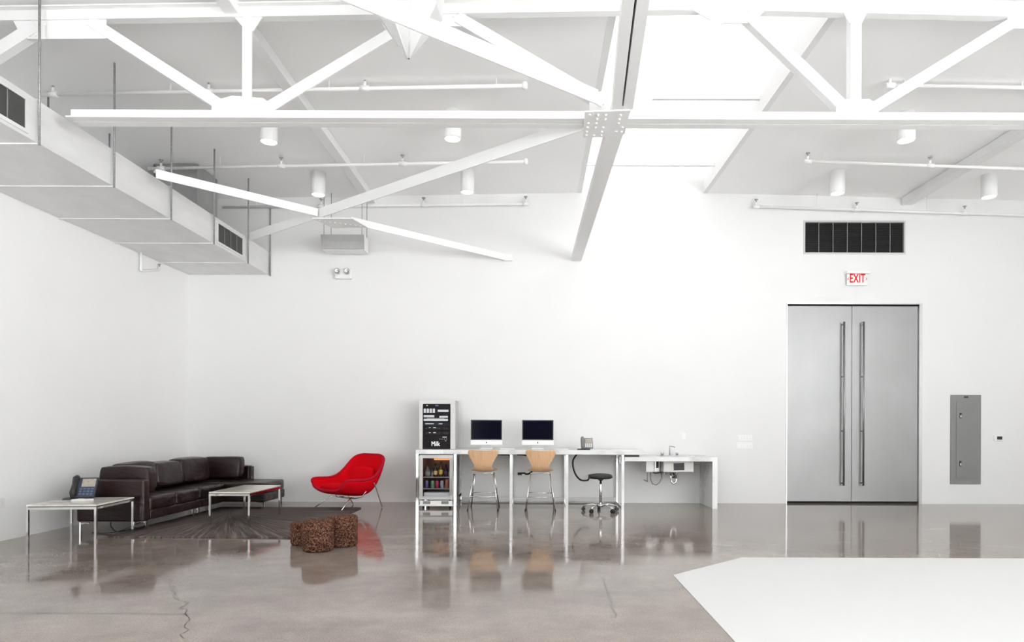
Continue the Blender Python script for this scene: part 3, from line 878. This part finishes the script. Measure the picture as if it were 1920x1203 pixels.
# cables below the sofa
def cable(label, pts, r, name='black_cable', cat='cable'):
    P = []
    v = [Vector(p) for p in pts]
    for i in range(len(v)-1):
        p0 = v[max(i-1, 0)]; p1 = v[i]; p2 = v[i+1]; p3 = v[min(i+2, len(v)-1)]
        for k in range(8):
            t = k/8
            P.append(.5*((2*p1)+(-p0+p2)*t+(2*p0-5*p1+4*p2-p3)*t*t+(-p0+3*p1-3*p2+p3)*t**3))
    P.append(v[-1])
    o = MB().tube(P, r, 8).build(name, 'rubber')
    return tag(o, label, cat, 'black cables')
cable('black cable dipping to the floor from under the sofa arm', [(-5.0, 7.72, .113), (-4.98, 7.70, .06), (-4.88, 7.66, .012), (-4.74, 7.70, .040), (-4.68, 7.85, .05), (-4.74, 8.0, .112)], .007)
cable('black cable lying crosswise beneath the sofa near the side table', [(-5.15, 7.62, .008), (-4.98, 7.56, .008), (-4.86, 7.62, .018), (-4.78, 7.69, .05), (-4.74, 7.80, .085), (-4.72, 7.95, .112)], .006)

# red lounge chair
womb = thing('lounge_chair', 'red fabric shell lounge chair with thin chrome legs by the rug', 'armchair', (-2.86, 10.02, 0), math.radians(-36))
C = [(-.40, .305), (-.36, .27), (-.20, .255), (0, .22), (.14, .205), (.25, .265), (.32, .39), (.37, .53), (.415, .66), (.455, .78), (.47, .845)]
E = [(.385, -.415, .405), (.435, -.40, .475), (.44, -.33, .485), (.46, -.15, .475), (.47, 0, .47), (.47, .13, .50), (.455, .24, .58), (.435, .33, .68), (.405, .40, .77), (.34, .445, .825), (.20, .468, .846)]
def shell_pt(i, t, off=0.):
    cy, cz = C[i]; ex, ey, ez = E[i]
    a = abs(t); sg = 1 if t >= 0 else -1
    s_ = 1-(1-a)**1.55
    k = a**2.6
    return (sg*ex*s_, cy+(ey-cy)*k, cz+(ez-cz)*k)
G = [[shell_pt(i, -1+2*j/16) for j in range(17)] for i in range(len(C))]
MB().grid(G).build('shell', 'red_fabric', womb, solid=.045, subd=2)
edge = [shell_pt(i, 1) for i in range(len(C))]
rim = [shell_pt(0, -1+2*j/8) for j in range(9)]+edge[1:]+[shell_pt(len(C)-1, 1-2*j/6) for j in range(1, 7)]+[shell_pt(i, -1) for i in range(len(C)-2, 0, -1)]+[shell_pt(0, -1)]
MB().tube(rim, .0255, 8).build('rim_piping', 'red_piping', womb, subd=1)
womb.scale = (.93, .93, .95)
sc_ = puff(.62, .60, .13, .75, 21, .004, power=2.8)
sc_.v = [(x*(1-.12*(y > .1)), y-.10, z+.27-.18*(y+.0)*.35+.0) for x, y, z in sc_.v]
sc_.build('seat_cushion', 'red_fabric', womb)
bc = puff(.56, .12, .30, .8, 22, .004, power=2.6)
bc.v = [(x, y+.235+z*.28, z+.36) for x, y, z in bc.v]
bc.build('back_cushion', 'red_fabric', womb)
for sx in (-1, 1):
    MB().tube([(.37*sx, .39, .009), (.462*sx, .15, .415), (.462*sx, .12, .43), (.455*sx, .09, .41), (.34*sx, .0, .20), (.24*sx, -.06, .175)], .0085, 8).build('rear_leg', 'chrome', womb)
    MB().tube([(.34*sx, -.40, .027), (.24*sx, -.14, .20), (.20*sx, -.06, .185), (.14*sx, .02, .172)], .0085, 8).build('front_leg', 'chrome', womb)
MB().tube([(.24, -.06, .175), (.12, -.02, .165), (-.12, -.02, .165), (-.24, -.06, .175)], .008, 8).build('under_frame', 'chrome', womb)

# cork stools
def cork_stool(label, x, y, r, h, seed):
    o = thing('cork_stool', label, 'stool', (x, y, 0), seed, 'cork stump stools')
    b = .028
    pr = [(0, 0), (r-b*.9, 0), (r-b*.3, b*.3), (r, b), (r*1.0, h*.5), (r, h-b), (r-b*.3, h-b*.3), (r-b, h), (0, h)]
    MB().lathe(pr, (0, 0, 0), 30).build('cork_body', 'cork', o)
cork_stool('tall speckled brown cork stump, frontmost of three', -2.19, 6.61, .155, .31, .4)
cork_stool('tall speckled brown cork stump behind, touching the rug corner side', -2.03, 6.885, .158, .318, 1.4)
cork_stool('short speckled brown cork stump, lowest of three, nearest the rug', -2.455, 6.95, .135, .235, 2.4)

# ------------------------------------------------------------------ work counter
FY, BY = 10.05, WY-.012
cnt = thing('work_counter', 'long white marble work counter on chrome posts along the rear wall', 'counter', (-.09, 10.4, 0))
MB().box(-1.845, 1.66, FY, BY, .827, .897).build('countertop', 'marble', cnt, world=True, bevel=.004)
PX = (-1.84+.02, -1.239, -.381, .477, 1.335)
for x in PX:
    MB().box(x-.02, x+.02, FY+.015, FY+.055, 0, .827).build('front_post', 'chrome', cnt, world=True)
    MB().box(x-.017, x+.017, BY-.06, BY-.026, 0, .827).build('rear_post', 'chrome', cnt, world=True)
    if x > -1.3: MB().box(x-.012, x+.012, FY+.055, BY-.06, .005, .03).build('side_rail', 'chrome', cnt, world=True)
    MB().box(x-.014, x+.014, FY+.055, BY-.06, .795, .826).build('top_rail', 'chrome', cnt, world=True)
for i in range(1, 4):
    MB().box(PX[i]+.018, PX[i+1]-.018, BY-.05, BY-.035, .025, .095).build('rear_rail', 'steel_light', cnt, world=True)
tag(MB().box(1.365, 1.60, FY+.10, FY+.35, .7935, .8265).build('pull_out_tray', 'dark', None, bevel=.003), 'shallow black tray under the counter end beside the sink', 'tray')

snk = thing('sink_counter', 'lower white marble sink counter with a slab end leg', 'counter', (2.05, 10.4, 0))
SF = 10.06
MB().box(1.362, 2.788, SF, BY, .728, .793).build('countertop', 'marble', snk, world=True, bevel=.004)
MB().box(2.708, 2.788, SF+.001, BY, 0, .728).build('end_leg', 'marble', snk, world=True, bevel=.003)
MB().box(1.364, 1.40, BY-.5, BY, .66, .727).build('wall_bracket', 'steel', snk, world=True)
bs = thing('sink_basin', 'stainless sink basin under the marble with a black label', 'sink', (2.23, 10.45, .54))
MB().box(1.995, 2.475, 10.27, 10.74, .545, .726).build('basin', 'steel_light', bs, world=True, bevel=.012)
MB().box(1.985, 2.485, 10.26, 10.75, .794, .800).build('basin_rim', 'steel', bs, world=True, bevel=.002)
MB().add([(2.155, 10.266, .69), (2.322, 10.266, .697), (2.325, 10.266, .582), (2.16, 10.266, .577)], [(0, 1, 2, 3)]).build('label_plate', 'dark', bs, world=True, solid=.004)
tr_ = MB().tube([(2.15, 10.45, .545), (2.15, 10.45, .45), (2.155, 10.45, .39), (2.19, 10.45, .355), (2.225, 10.45, .37), (2.24, 10.45, .42), (2.23, 10.47, .48), (2.22, 10.60, .50), (2.22, WY-.01, .50)], .017, 10)
tr_.build('drain_trap', 'chrome', bs, world=True)
MB().tube([(2.19, 10.5, .545), (2.22, 10.52, .48), (2.235, 10.6, .44), (2.23, WY-.01, .43)], .012, 8).build('supply_hose', 'dark', bs, world=True)
for x in (2.085, 2.27):
    MB().tube([(x, 10.6, .545), (x, 10.6, .50), (x, WY-.06, .50), (x, WY-.003, .50)], .010, 8).build('supply_pipe', 'chrome', bs, world=True)
    MB().lathe([(0, 0), (.026, .004), (.028, .016), (.02, .03), (0, .032)], (x, 10.62, .485), 12).build('stop_valve', 'chrome', bs, world=True)
wh = thing('water_heater', 'small grey under-counter water heater left of the sink basin', 'heater', (1.82, 10.55, .53))
MB().box(1.745, 1.878, 10.40, WY-.004, .535, .725).build('tank', 'silver', wh, world=True, bevel=.01)
MB().box(1.895, 1.985, 10.50, WY-.004, .535, .725).build('filter_box', 'steel', wh, world=True, bevel=.008)
MB().box(1.925, 1.965, 10.488, 10.5, .60, .725).build('filter_label', 'dark', wh, world=True)
MB().tube([(1.825, 10.45, .535), (1.83, 10.45, .42), (1.86, 10.45, .35), (1.92, 10.45, .335), (1.97, 10.45, .37), (2.01, 10.46, .44), (2.005, 10.5, .54)], .010, 8).build('steel_hose', 'rod', wh, world=True)
MB().tube([(1.775, 10.45, .535), (1.775, 10.45, .42), (1.785, 10.5, .385), (1.79, WY-.005, .38)], .009, 8).build('steel_hose', 'rod', wh, world=True)
MB().tube([(1.855, 10.40, .535), (1.90, 10.40, .52), (1.99, 10.42, .535)], .008, 8).build('drain_hose', 'dark', wh, world=True)
fc = thing('faucet', 'slim upright chrome faucet behind the sink', 'faucet', (2.178, 10.69, .80))
MB().tube([(0, 0, 0), (0, 0, .135), (0, -.004, .142), (.0, -.03, .145), (.045, -.14, .143), (.047, -.15, .13)], .011, 10).build('spout', 'steel', fc)
for x in (-.12, .12):
    MB().lathe([(.02, 0), (.02, .018), (.025, .02), (.025, .042), (0, .044)], (x, 0, 0), 14).build('tap_handle', 'steel', fc)

# cable loops under the counter
cable('thick black cable looping from the counter to the wall behind the round stool', [(.655, 10.55, .808), (.60, 10.55, .72), (.60, 10.55, .60), (.645, 10.55, .48), (.72, 10.58, .40), (.80, 10.62, .385), (.855, 10.66, .40), (.885, WY-.02, .46)], .014)
cable('black cable hanging under the counter behind the second wooden stool', [(-.30, 10.55, .807), (-.17, 10.55, .798), (-.06, 10.55, .745), (-.02, 10.57, .65), (-.03, 10.6, .57), (-.11, 10.68, .49), (-.17, 10.76, .478)], .015)
o = thing('power_plug', 'grey wall plug at the end of the cable behind the second wooden stool', 'plug', (-.20, WY-.05, .48))
MB().box(-.10, .03, -.02, .046, -.02, .02).build('plug_body', 'rubber', o, bevel=.006)
MB().box(-.03, .02, -.026, .0, -.028, -.004).build('plug_clip', 'silver', o, bevel=.003)
cable('short black cable bundle tucked under the counter behind the first wooden stool', [(-.62, 10.40, .815), (-.52, 10.40, .808), (-.45, 10.40, .810), (-.42, 10.41, .795), (-.416, 10.42, .755)], .012)

# fridge
FX0, FX1 = -1.785, -1.272
fg = thing('beverage_fridge', 'glass-fronted beverage fridge below the counter end, full of drinks', 'fridge', ((FX0+FX1)/2, 10.4, 0))
fy = FY+.045
sh = MB()
sh.box(FX0, FX0+.03, fy, 10.70, .125, .815); sh.box(FX1-.03, FX1, fy, 10.70, .125, .815)
sh.box(FX0+.03, FX1-.03, fy, 10.70, .125, .155); sh.box(FX0+.03, FX1-.03, fy, 10.70, .785, .815)
sh.build('cabinet', 'dark', fg, world=True)
lin = MB()
lin.box(FX0+.031, FX1-.031, 10.62, 10.64, .156, .784)
lin.box(FX0+.031, FX0+.036, fy+.02, 10.62, .156, .784); lin.box(FX1-.036, FX1-.031, fy+.02, 10.62, .156, .784)
lin.box(FX0+.036, FX1-.036, fy+.02, 10.62, .778, .784)
lin.build('liner', 'fridge_in', fg, world=True)
dd = fy-.035
df = MB()
df.box(FX0, FX0+.05, dd, fy-.003, .13, .815); df.box(FX1-.05, FX1, dd, fy-.003, .13, .815)
df.box(FX0+.05, FX1-.05, dd, fy-.003, .13, .18); df.box(FX0+.05, FX1-.05, dd, fy-.003, .765, .815)
dfo = df.build('door', 'steel_light', fg, world=True)
MB().box(FX0+.05, FX1-.05, fy-.02, fy-.014, .18, .765).build('door_glass', 'door_glass', dfo, world=True)
MB().cyl((FX1-.025, dd-.035, .20), (FX1-.025, dd-.035, .76), .008, 10).build('door_handle', 'steel_light', dfo, world=True)
MB().box(FX0+.14, FX1-.05, 10.59, 10.615, .712, .735).build('interior_lamp', 'amber_glow', fg, world=True)
for z in (.465, .285):
    w = MB().box(FX0+.037, FX1-.037, fy+.03, 10.60, z, z+.008)
    w.build('wire_rack', 'steel_light', fg, world=True)
MB().box(FX0+.06, FX1-.06, fy+.02, fy+.40, .157, .235).build('crisper_bin', 'silver', fg, world=True, bevel=.006)
gr = MB(); gr.box(FX0+.005, FX1-.005, FY+.0, FY+.06, .035, .115)
gro = gr.build('kick_plate', 'white', fg, world=True, bevel=.008)
for a, b in ((.06, .17), (.34, .45)):
    MB().box(FX0+a, FX0+b, FY-.006, FY+.0, .065, .108).build('vent_slots', 'grille_bar', gro, world=True)
MB().box(FX0-.004, FX1+.004, FY-.03, FY+.02, .034, .05).build('kick_rail', 'white', gro, world=True, bevel=.004)
for x in (FX0+.05, FX1-.05):
    for y in (FY+.09, 10.62): MB().cyl((x, y, 0), (x, y, .126), .018, 10).build('foot', 'dark', fg, world=True)

def bottle(label, x, h, r, col, lab, y):
    mb_ = mat('bottle_glass_'+label[:10], col, .15, var=.1)
    o = thing('bottle', label, 'bottle', (x, y, .4745), 0, 'bottles on the upper fridge shelf')
    MB().lathe([(r*.9, 0), (r, .006), (r, h*.55), (r*.75, h*.66), (r*.36, h*.76), (r*.36, h*.95), (0, h*.95)], (0, 0, 0), 16).build('bottle_body', mb_, o)
    MB().lathe([(r*1.02, h*.15), (r*1.02, h*.45)], (0, 0, 0), 16, True, False).build('paper_label', mat('bottle_label_'+label[:10], lab, .6, var=.15, scale=60), o)
    MB().lathe([(r*.42, h*.93), (r*.42, h), (0, h)], (0, 0, 0), 12).build('bottle_cap', 'cap_dark', o)
by = fy+.12
bottle('wide pale grey bottle at the left end of the upper fridge shelf', -1.685, .17, .042, (.20, .20, .19), (.30, .30, .28), by)
bottle('small clear bottle second on the upper fridge shelf', -1.615, .13, .022, (.25, .26, .22), (.45, .5, .4), by+.03)
bottle('dark bottle with cream label, middle of the upper fridge shelf', -1.560, .20, .033, (.03, .02, .012), (.75, .50, .20), by-.02)
bottle('amber bottle with yellow label beside the cream-labelled bottle', -1.478, .235, .034, (.11, .055, .012), (.60, .45, .06), by-.01)
bottle('dark purple bottle right of the amber bottle in the fridge', -1.400, .19, .030, (.03, .012, .03), (.10, .04, .09), by)
bottle('pale pink-capped bottle at the right end of the upper fridge shelf', -1.342, .15, .022, (.35, .25, .24), (.55, .42, .42), by)
def can(label, x, col, h=.115, r=.031):
    o = thing('drink_can', label, 'can', (x, by, .2945), 0, 'cans on the lower fridge shelf')
    MB().lathe([(r*.8, 0), (r, .008), (r, h-.012), (r*.82, h-.002), (r*.82, h), (r*.76, h-.004), (0, h-.004)], (0, 0, 0), 16).build('can_body', mat('can_'+label[:8], col, .35, .2, var=.35, scale=30), o)
    MB().lathe([(0, h-.003), (r*.7, h-.003), (r*.7, h), (0, h)], (0, 0, 0), 12).build('can_lid', 'silver', o)
can('violet drink can at the left of the lower fridge shelf', -1.700, (.16, .13, .30))
can('green drink can on the lower fridge shelf', -1.607, (.16, .36, .20))
can('crimson drink can beside the green one on the lower fridge shelf', -1.538, (.45, .03, .09))
can('silver drink can between crimson and orange cans on the lower fridge shelf', -1.462, (.40, .40, .42))
can('orange-red drink can near the right of the lower fridge shelf', -1.378, (.50, .14, .08), .13, .035)

# equipment rack
RX0, RX1, RY0, RY1 = -1.835, -1.268, 10.30, 10.72
RZ0 = .898; RTOP = 1.662
rk = thing('equipment_rack', 'stainless framed equipment rack standing on the counter above the fridge', 'rack', ((RX0+RX1)/2, 10.5, RZ0))
cs = MB()
cs.box(RX0, RX0+.02, RY0+.02, RY1, RZ0, RTOP); cs.box(RX1-.02, RX1, RY0+.02, RY1, RZ0, RTOP)
cs.box(RX0+.02, RX1-.02, RY0+.02, RY1, RTOP-.02, RTOP); cs.box(RX0+.02, RX1-.02, RY1-.015, RY1, RZ0, RTOP-.02)
cs.build('cabinet', 'steel_light', rk, world=True)
ff = MB()
ff.box(RX0, RX0+.055, RY0, RY0+.02, RZ0, RTOP); ff.box(RX1-.055-.02, RX1, RY0, RY0+.02, RZ0, RTOP); ff.box(RX0+.055, RX1-.075, RY0, RY0+.02, RTOP-.055, RTOP)
ff.build('front_frame', 'steel_light', rk, world=True)
IX0, IX1 = RX0+.057, RX1-.077
def unit(name, label, cat, z0, z1, face):
    o = thing(name, label, cat, ((IX0+IX1)/2, RY0+.012, z0), 0, 'units in the equipment rack')
    MB().box(IX0, IX1, RY0+.012, RY0+.30, z0+.0015, z1-.0015).build('case', face, o, world=True)
    return o
def deco(o, x0, x1, z0, z1, m, n='indicator', d=.004):
    return MB().box(x0, x1, RY0+.0125-d, RY0+.0125, z0, z1).build(n, m, o, world=True)
u = unit('media_player', 'black media player at the top of the equipment rack', 'player', 1.546, 1.605, 'rack_black')
deco(u, -1.725, -1.70, 1.572, 1.588, 'led'); deco(u, -1.585, -1.535, 1.57, 1.59, 'phone_key', 'display')
u = unit('power_meter', 'dark rack unit with four white square gauges and a white bar', 'amplifier', 1.452, 1.546, 'rack_black')
for k in range(4): deco(u, -1.765+.047*k, -1.73+.047*k, 1.463, 1.532, 'led', 'gauge')
deco(u, -1.545, -1.375, 1.482, 1.515, 'led', 'display'); deco(u, -1.545, -1.375, 1.452, 1.470, 'rack_blue', 'blue_strip')
u = unit('disc_drive', 'silver drive unit in the equipment rack', 'drive', 1.325, 1.452, 'rack_black')
deco(u, -1.765, -1.60, 1.395, 1.428, 'led', 'silver_panel'); deco(u, -1.52, -1.385, 1.39, 1.42, 'led', 'silver_panel')
deco(u, -1.765, -1.385, 1.338, 1.372, 'led', 'drawer'); deco(u, -1.715, -1.44, 1.374, 1.385, 'grille_bar', 'slot')
u = unit('mixer_unit', 'black rack unit with two pale display strips', 'mixer', 1.262, 1.325, 'rack_blue')
deco(u, -1.74, -1.605, 1.286, 1.302, 'led', 'display'); deco(u, -1.53, -1.47, 1.286, 1.302, 'led', 'display')
for lab, z in (('upper of two matching black amplifiers in the equipment rack', 1.183), ('lower of two matching black amplifiers in the equipment rack', 1.104)):
    u = unit('amplifier', lab, 'amplifier', z, z+.079, 'rack_black')
    deco(u, -1.685, -1.655, z+.045, z+.056, 'led'); deco(u, -1.615, -1.575, z+.043, z+.058, 'led')
    for x in (-1.72, -1.56, -1.52, -1.44, -1.40):
        MB().cyl((x, RY0+.004, z+.04), (x, RY0+.013, z+.04), .012, 10).build('knob', 'dark', u, world=True)
u = unit('patch_panel', 'black rack panel with small white sockets low in the equipment rack', 'panel', 1.02, 1.104, 'rack_black')
deco(u, -1.47, -1.40, 1.078, 1.092, 'led', 'tag_strip')
for x in (-1.51, -1.475, -1.44, -1.405): deco(u, x-.006, x+.006, 1.05, 1.06, 'led', 'socket')
deco(u, -1.43, -1.41, 1.022, 1.032, 'led')
u = unit('blank_panel', 'dark blank rack panel carrying white lettering at the bottom of the rack', 'panel', RZ0+.002, 1.02, 'rack_black')
u2 = text_mesh('milk_lettering', 'Milk', .105, (-1.578-u.location.x, RY0+.010-u.location.y, .978-u.location.z), 'led', u, .76, 0)
M['led_white'] = mat('white_lettering', (.85, .85, .85), .5, var=0, emit=((1, 1, 1), .25))
u2.data.materials.clear(); u2.data.materials.append(M['led_white'])

# all-in-one computers
def computer(label, x, y):
    o = thing('desktop_computer', label, 'computer', (x, y, .897), 0, 'desktop computers on the counter')
    w, z0, z1 = .252, .062, .468
    MB().box(-w, w, -.012, .018, z0, z1).build('case', 'silver', o, bevel=.008, seg=3)
    MB().box(-w+.004, w-.004, -.0145, -.011, z0+.082, z1-.005).build('bezel', 'dark', o, bevel=.003)
    MB().box(-w+.020, w-.020, -.0155, -.0144, z0+.098, z1-.022).build('screen', 'screen', o)
    MB().lathe([(0, 0), (.010, 0), (.011, .001), (0, .0012)], (0, 0, 0), 14)
    e = MB()
    e.prism([(.011*math.cos(2*PI*k/16)*(1 if k not in (0, 1, 15) else .82), z0+.041+.0115*math.sin(2*PI*k/16)) for k in range(16)], 'y', -.0135, -.0118)
    e.prism([(.001, z0+.055), (.006, z0+.062), (.0065, z0+.057), (.003, z0+.054)], 'y', -.0135, -.0118)
    e.build('fruit_emblem', 'dark', o)
    MB().prism([(-.02, 0.006), (.10, .006), (.10, .012), (.035, .20), (.02, .20), (.075, .012), (-.02, .012)], 'x', -.085, .085).build('stand_neck', 'silver', o)
    MB().box(-.10, .10, -.075, .12, 0, .006).build('stand_base', 'silver', o, bevel=.002)
    return o
c1 = computer('white-chinned desktop computer with black screen, next to the equipment rack', -.787, 10.42)
dup(c1, (.029, 10.42, .897), math.radians(1), 'white-chinned desktop computer with black screen, nearer the desk phone')
def keyboard(label, x):
    o = thing('keyboard', label, 'keyboard', (x, 10.30, .8975), 0, 'keyboards on the counter')
    MB().box(-.115, .115, -.06, .06, 0, .009).build('tray', 'silver', o, bevel=.003)
    k = MB()
    for r in range(4):
        for c in range(10): k.box(-.107+c*.0215, -.107+c*.0215+.0185, -.052+r*.026, -.052+r*.026+.022, .009, .012)
    k.build('key', 'white_plastic', o)
keyboard('thin silver keyboard between the two computers', -.45)
keyboard('thin silver keyboard right of the second computer', .40)
desk_phone('desk_phone', 'grey desk phone on the marble counter right of the computers', (.80, 10.33, .897), 0, 1.0, 'grey_phone' if 'grey_phone' in M else 'grey_paint', 'silver', .9)

# wooden counter stools
def bar_stool(label, x, y):
    o = thing('bar_stool', label, 'stool', (x, y, 0), 0, 'beech stools at the counter')
    prof = [(-.262, .915, .188), (-.258, .900, .222), (-.252, .865, .233), (-.242, .81, .208), (-.230, .74, .170), (-.217, .68, .140), (-.196, .63, .128), (-.155, .59, .145), (-.10, .572, .185), (0, .565, .208), (.10, .57, .203), (.17, .575, .175), (.205, .566, .12)]
    G = []
    for i, (y_, z_, hw) in enumerate(prof):
        row = []
        for j in range(13):
            t = -1+2*j/12
            back = max(0, min(1, (z_-.60)/.2))
            yy = y_+.035*t*t*back
            zz = z_+(.026*(1-back))*t*t*(1 if i > 6 else .3)
            if i == 0: zz += .018*t*t-.018
            if i == 1: zz += .010*t*t-.012
            row.append((hw*t, yy, zz))
        G.append(row)
    MB().grid(G).build('seat_shell', 'wood', o, solid=.011, subd=2)
    MB().tube([(-.15, -.11, .548), (-.08, -.10, .553), (0, -.095, .549), (.08, -.10, .553), (.15, -.11, .548)], .008, 8).build('seat_bracket', 'chrome', o)
    for sx in (-1, 1):
        for (fy_, ty) in ((-.245, -.10), (.235, .10)):
            a = Vector((.146*sx, ty, .548)); b = Vector(((.222 if fy_ < 0 else .215)*sx, fy_, .02))
            lg = MB().cyl(a, b, .0095, 10).build('leg', 'chrome', o)
            MB().cyl(b, b+(b-a).normalized()*.02, .0125, 10).build('leg_cap', 'dark', lg)
    def q(sx, fy_, ty, z):
        a = Vector((.146*sx, ty, .548)); b = Vector((.22*sx, fy_, .02)); return a.lerp(b, (.548-z)/.528)
    p = [q(-1, -.245, -.10, .20), q(1, -.245, -.10, .20), q(1, .235, .10, .225), q(-1, .235, .10, .225)]
    for i in (0, 1, 2, 3):
        MB().cyl(p[i], p[(i+1) % 4], .007, 8).build('foot_rail', 'chrome', o)
    return o
bar_stool('beech shell stool with chrome legs in front of the first computer', -.790, 10.02)
bar_stool('beech shell stool with chrome legs in front of the second computer', .070, 10.03)

# rolling stool
o = thing('rolling_stool', 'round black padded stool on a chrome five-star wheeled base', 'stool', (.962, 9.73, 0))
MB().lathe([(0, .487), (.15, .487), (.172, .50), (.178, .518), (.170, .540), (.14, .553), (.08, .560), (0, .562)], (0, 0, 0), 32).build('seat', 'dark', o)
MB().lathe([(.05, .487), (.035, .465), (.016, .455), (.016, .40), (0, .40)], (0, 0, 0), 16).build('seat_mount', 'dark', o)
MB().lathe([(.022, .09), (.022, .405), (.018, .412), (0, .412)], (0, 0, 0), 16).build('gas_column', 'chrome', o)
MB().lathe([(0, .065), (.036, .065), (.038, .10), (.026, .115), (0, .115)], (0, 0, 0), 16).build('hub', 'chrome', o)
for k in range(5):
    a = PI/2+2*PI*k/5
    ca, sa = math.cos(a), math.sin(a)
    MB().tube([(.03*ca, .03*sa, .095), (.12*ca, .12*sa, .105), (.20*ca, .20*sa, .09), (.268*ca, .268*sa, .066)], .013, 8, True, [.017, .015, .013, .012]).build('base_arm', 'chrome', o)
    w = MB()
    cx, cy = .262*ca, .262*sa
    w.cyl((cx-.022*sa, cy+.022*ca, .029), (cx+.022*sa, cy-.022*ca, .029), .028, 14)
    w.cyl((cx, cy, .03), (cx, cy, .068), .008, 8)
    w.build('caster', 'dark', o)

# ------------------------------------------------------------------ camera
cam = bpy.data.cameras.new('camera')
cam.sensor_fit = 'HORIZONTAL'; cam.sensor_width = 36
cam.lens = 36*1230/1920
cam.shift_x = -45/1920
cam.shift_y = 198.5/1920
cam.clip_end = 200
co = bpy.data.objects.new('camera', cam); COL.objects.link(co)
co.location = (0, 0, 1.25)
co.rotation_euler = (PI/2, -math.radians(.2), 0)
S.camera = co

# ------------------------------------------------------------------ daylight
W_ = bpy.data.worlds.new('overcast_sky'); S.world = W_
W_.use_nodes = True
bg = W_.node_tree.nodes['Background']
bg.inputs['Color'].default_value = (1, .995, .985, 1)
nt = W_.node_tree
tc = nt.nodes.new('ShaderNodeTexCoord'); sp = nt.nodes.new('ShaderNodeSeparateXYZ')
nt.links.new(tc.outputs['Generated'], sp.inputs[0])
mr = nt.nodes.new('ShaderNodeMapRange')      # bright glow added below the horizon to lift the ceiling, white overcast above
mr.inputs['From Min'].default_value = -.04; mr.inputs['From Max'].default_value = .04
mr.inputs['To Min'].default_value = 13.0; mr.inputs['To Max'].default_value = 3.0
nt.links.new(sp.outputs['Z'], mr.inputs['Value'])
nt.links.new(mr.outputs['Result'], bg.inputs['Strength'])
def portal(loc, rot, sx, sy):
    l = bpy.data.lights.new('daylight_portal', 'AREA'); l.shape = 'RECTANGLE'; l.size = sx; l.size_y = sy
    l.cycles.is_portal = True
    p = bpy.data.objects.new('daylight_portal', l); COL.objects.link(p)
    p.location = loc; p.rotation_euler = rot
portal(((SK0+SK1)/2, (SKY0+WY)/2, 5.40), (0, 0, 0), SK1-SK0, WY-SKY0)
for a, b in WIN:
    portal(((a+b)/2, YF-.19, (WZ0+WZ1)/2), (PI/2, 0, 0), b-a, WZ1-WZ0)
for a, b in RW:
    portal((XR+.19, (a+b)/2, (RZ_[0]+RZ_[1])/2), (0, PI/2, 0), RZ_[1]-RZ_[0], b-a)
for a, b in LW:
    portal((XL-.19, (a+b)/2, (LZ[0]+LZ[1])/2), (0, -PI/2, 0), LZ[1]-LZ[0], b-a)
S.cycles.max_bounces = 16
S.cycles.diffuse_bounces = 12

# ------------------------------------------------------------------ view
S.view_settings.view_transform = 'Standard'
S.view_settings.look = 'None'
S.view_settings.exposure = 0.97
S.view_settings.gamma = 1.0
S.view_settings.use_curve_mapping = False
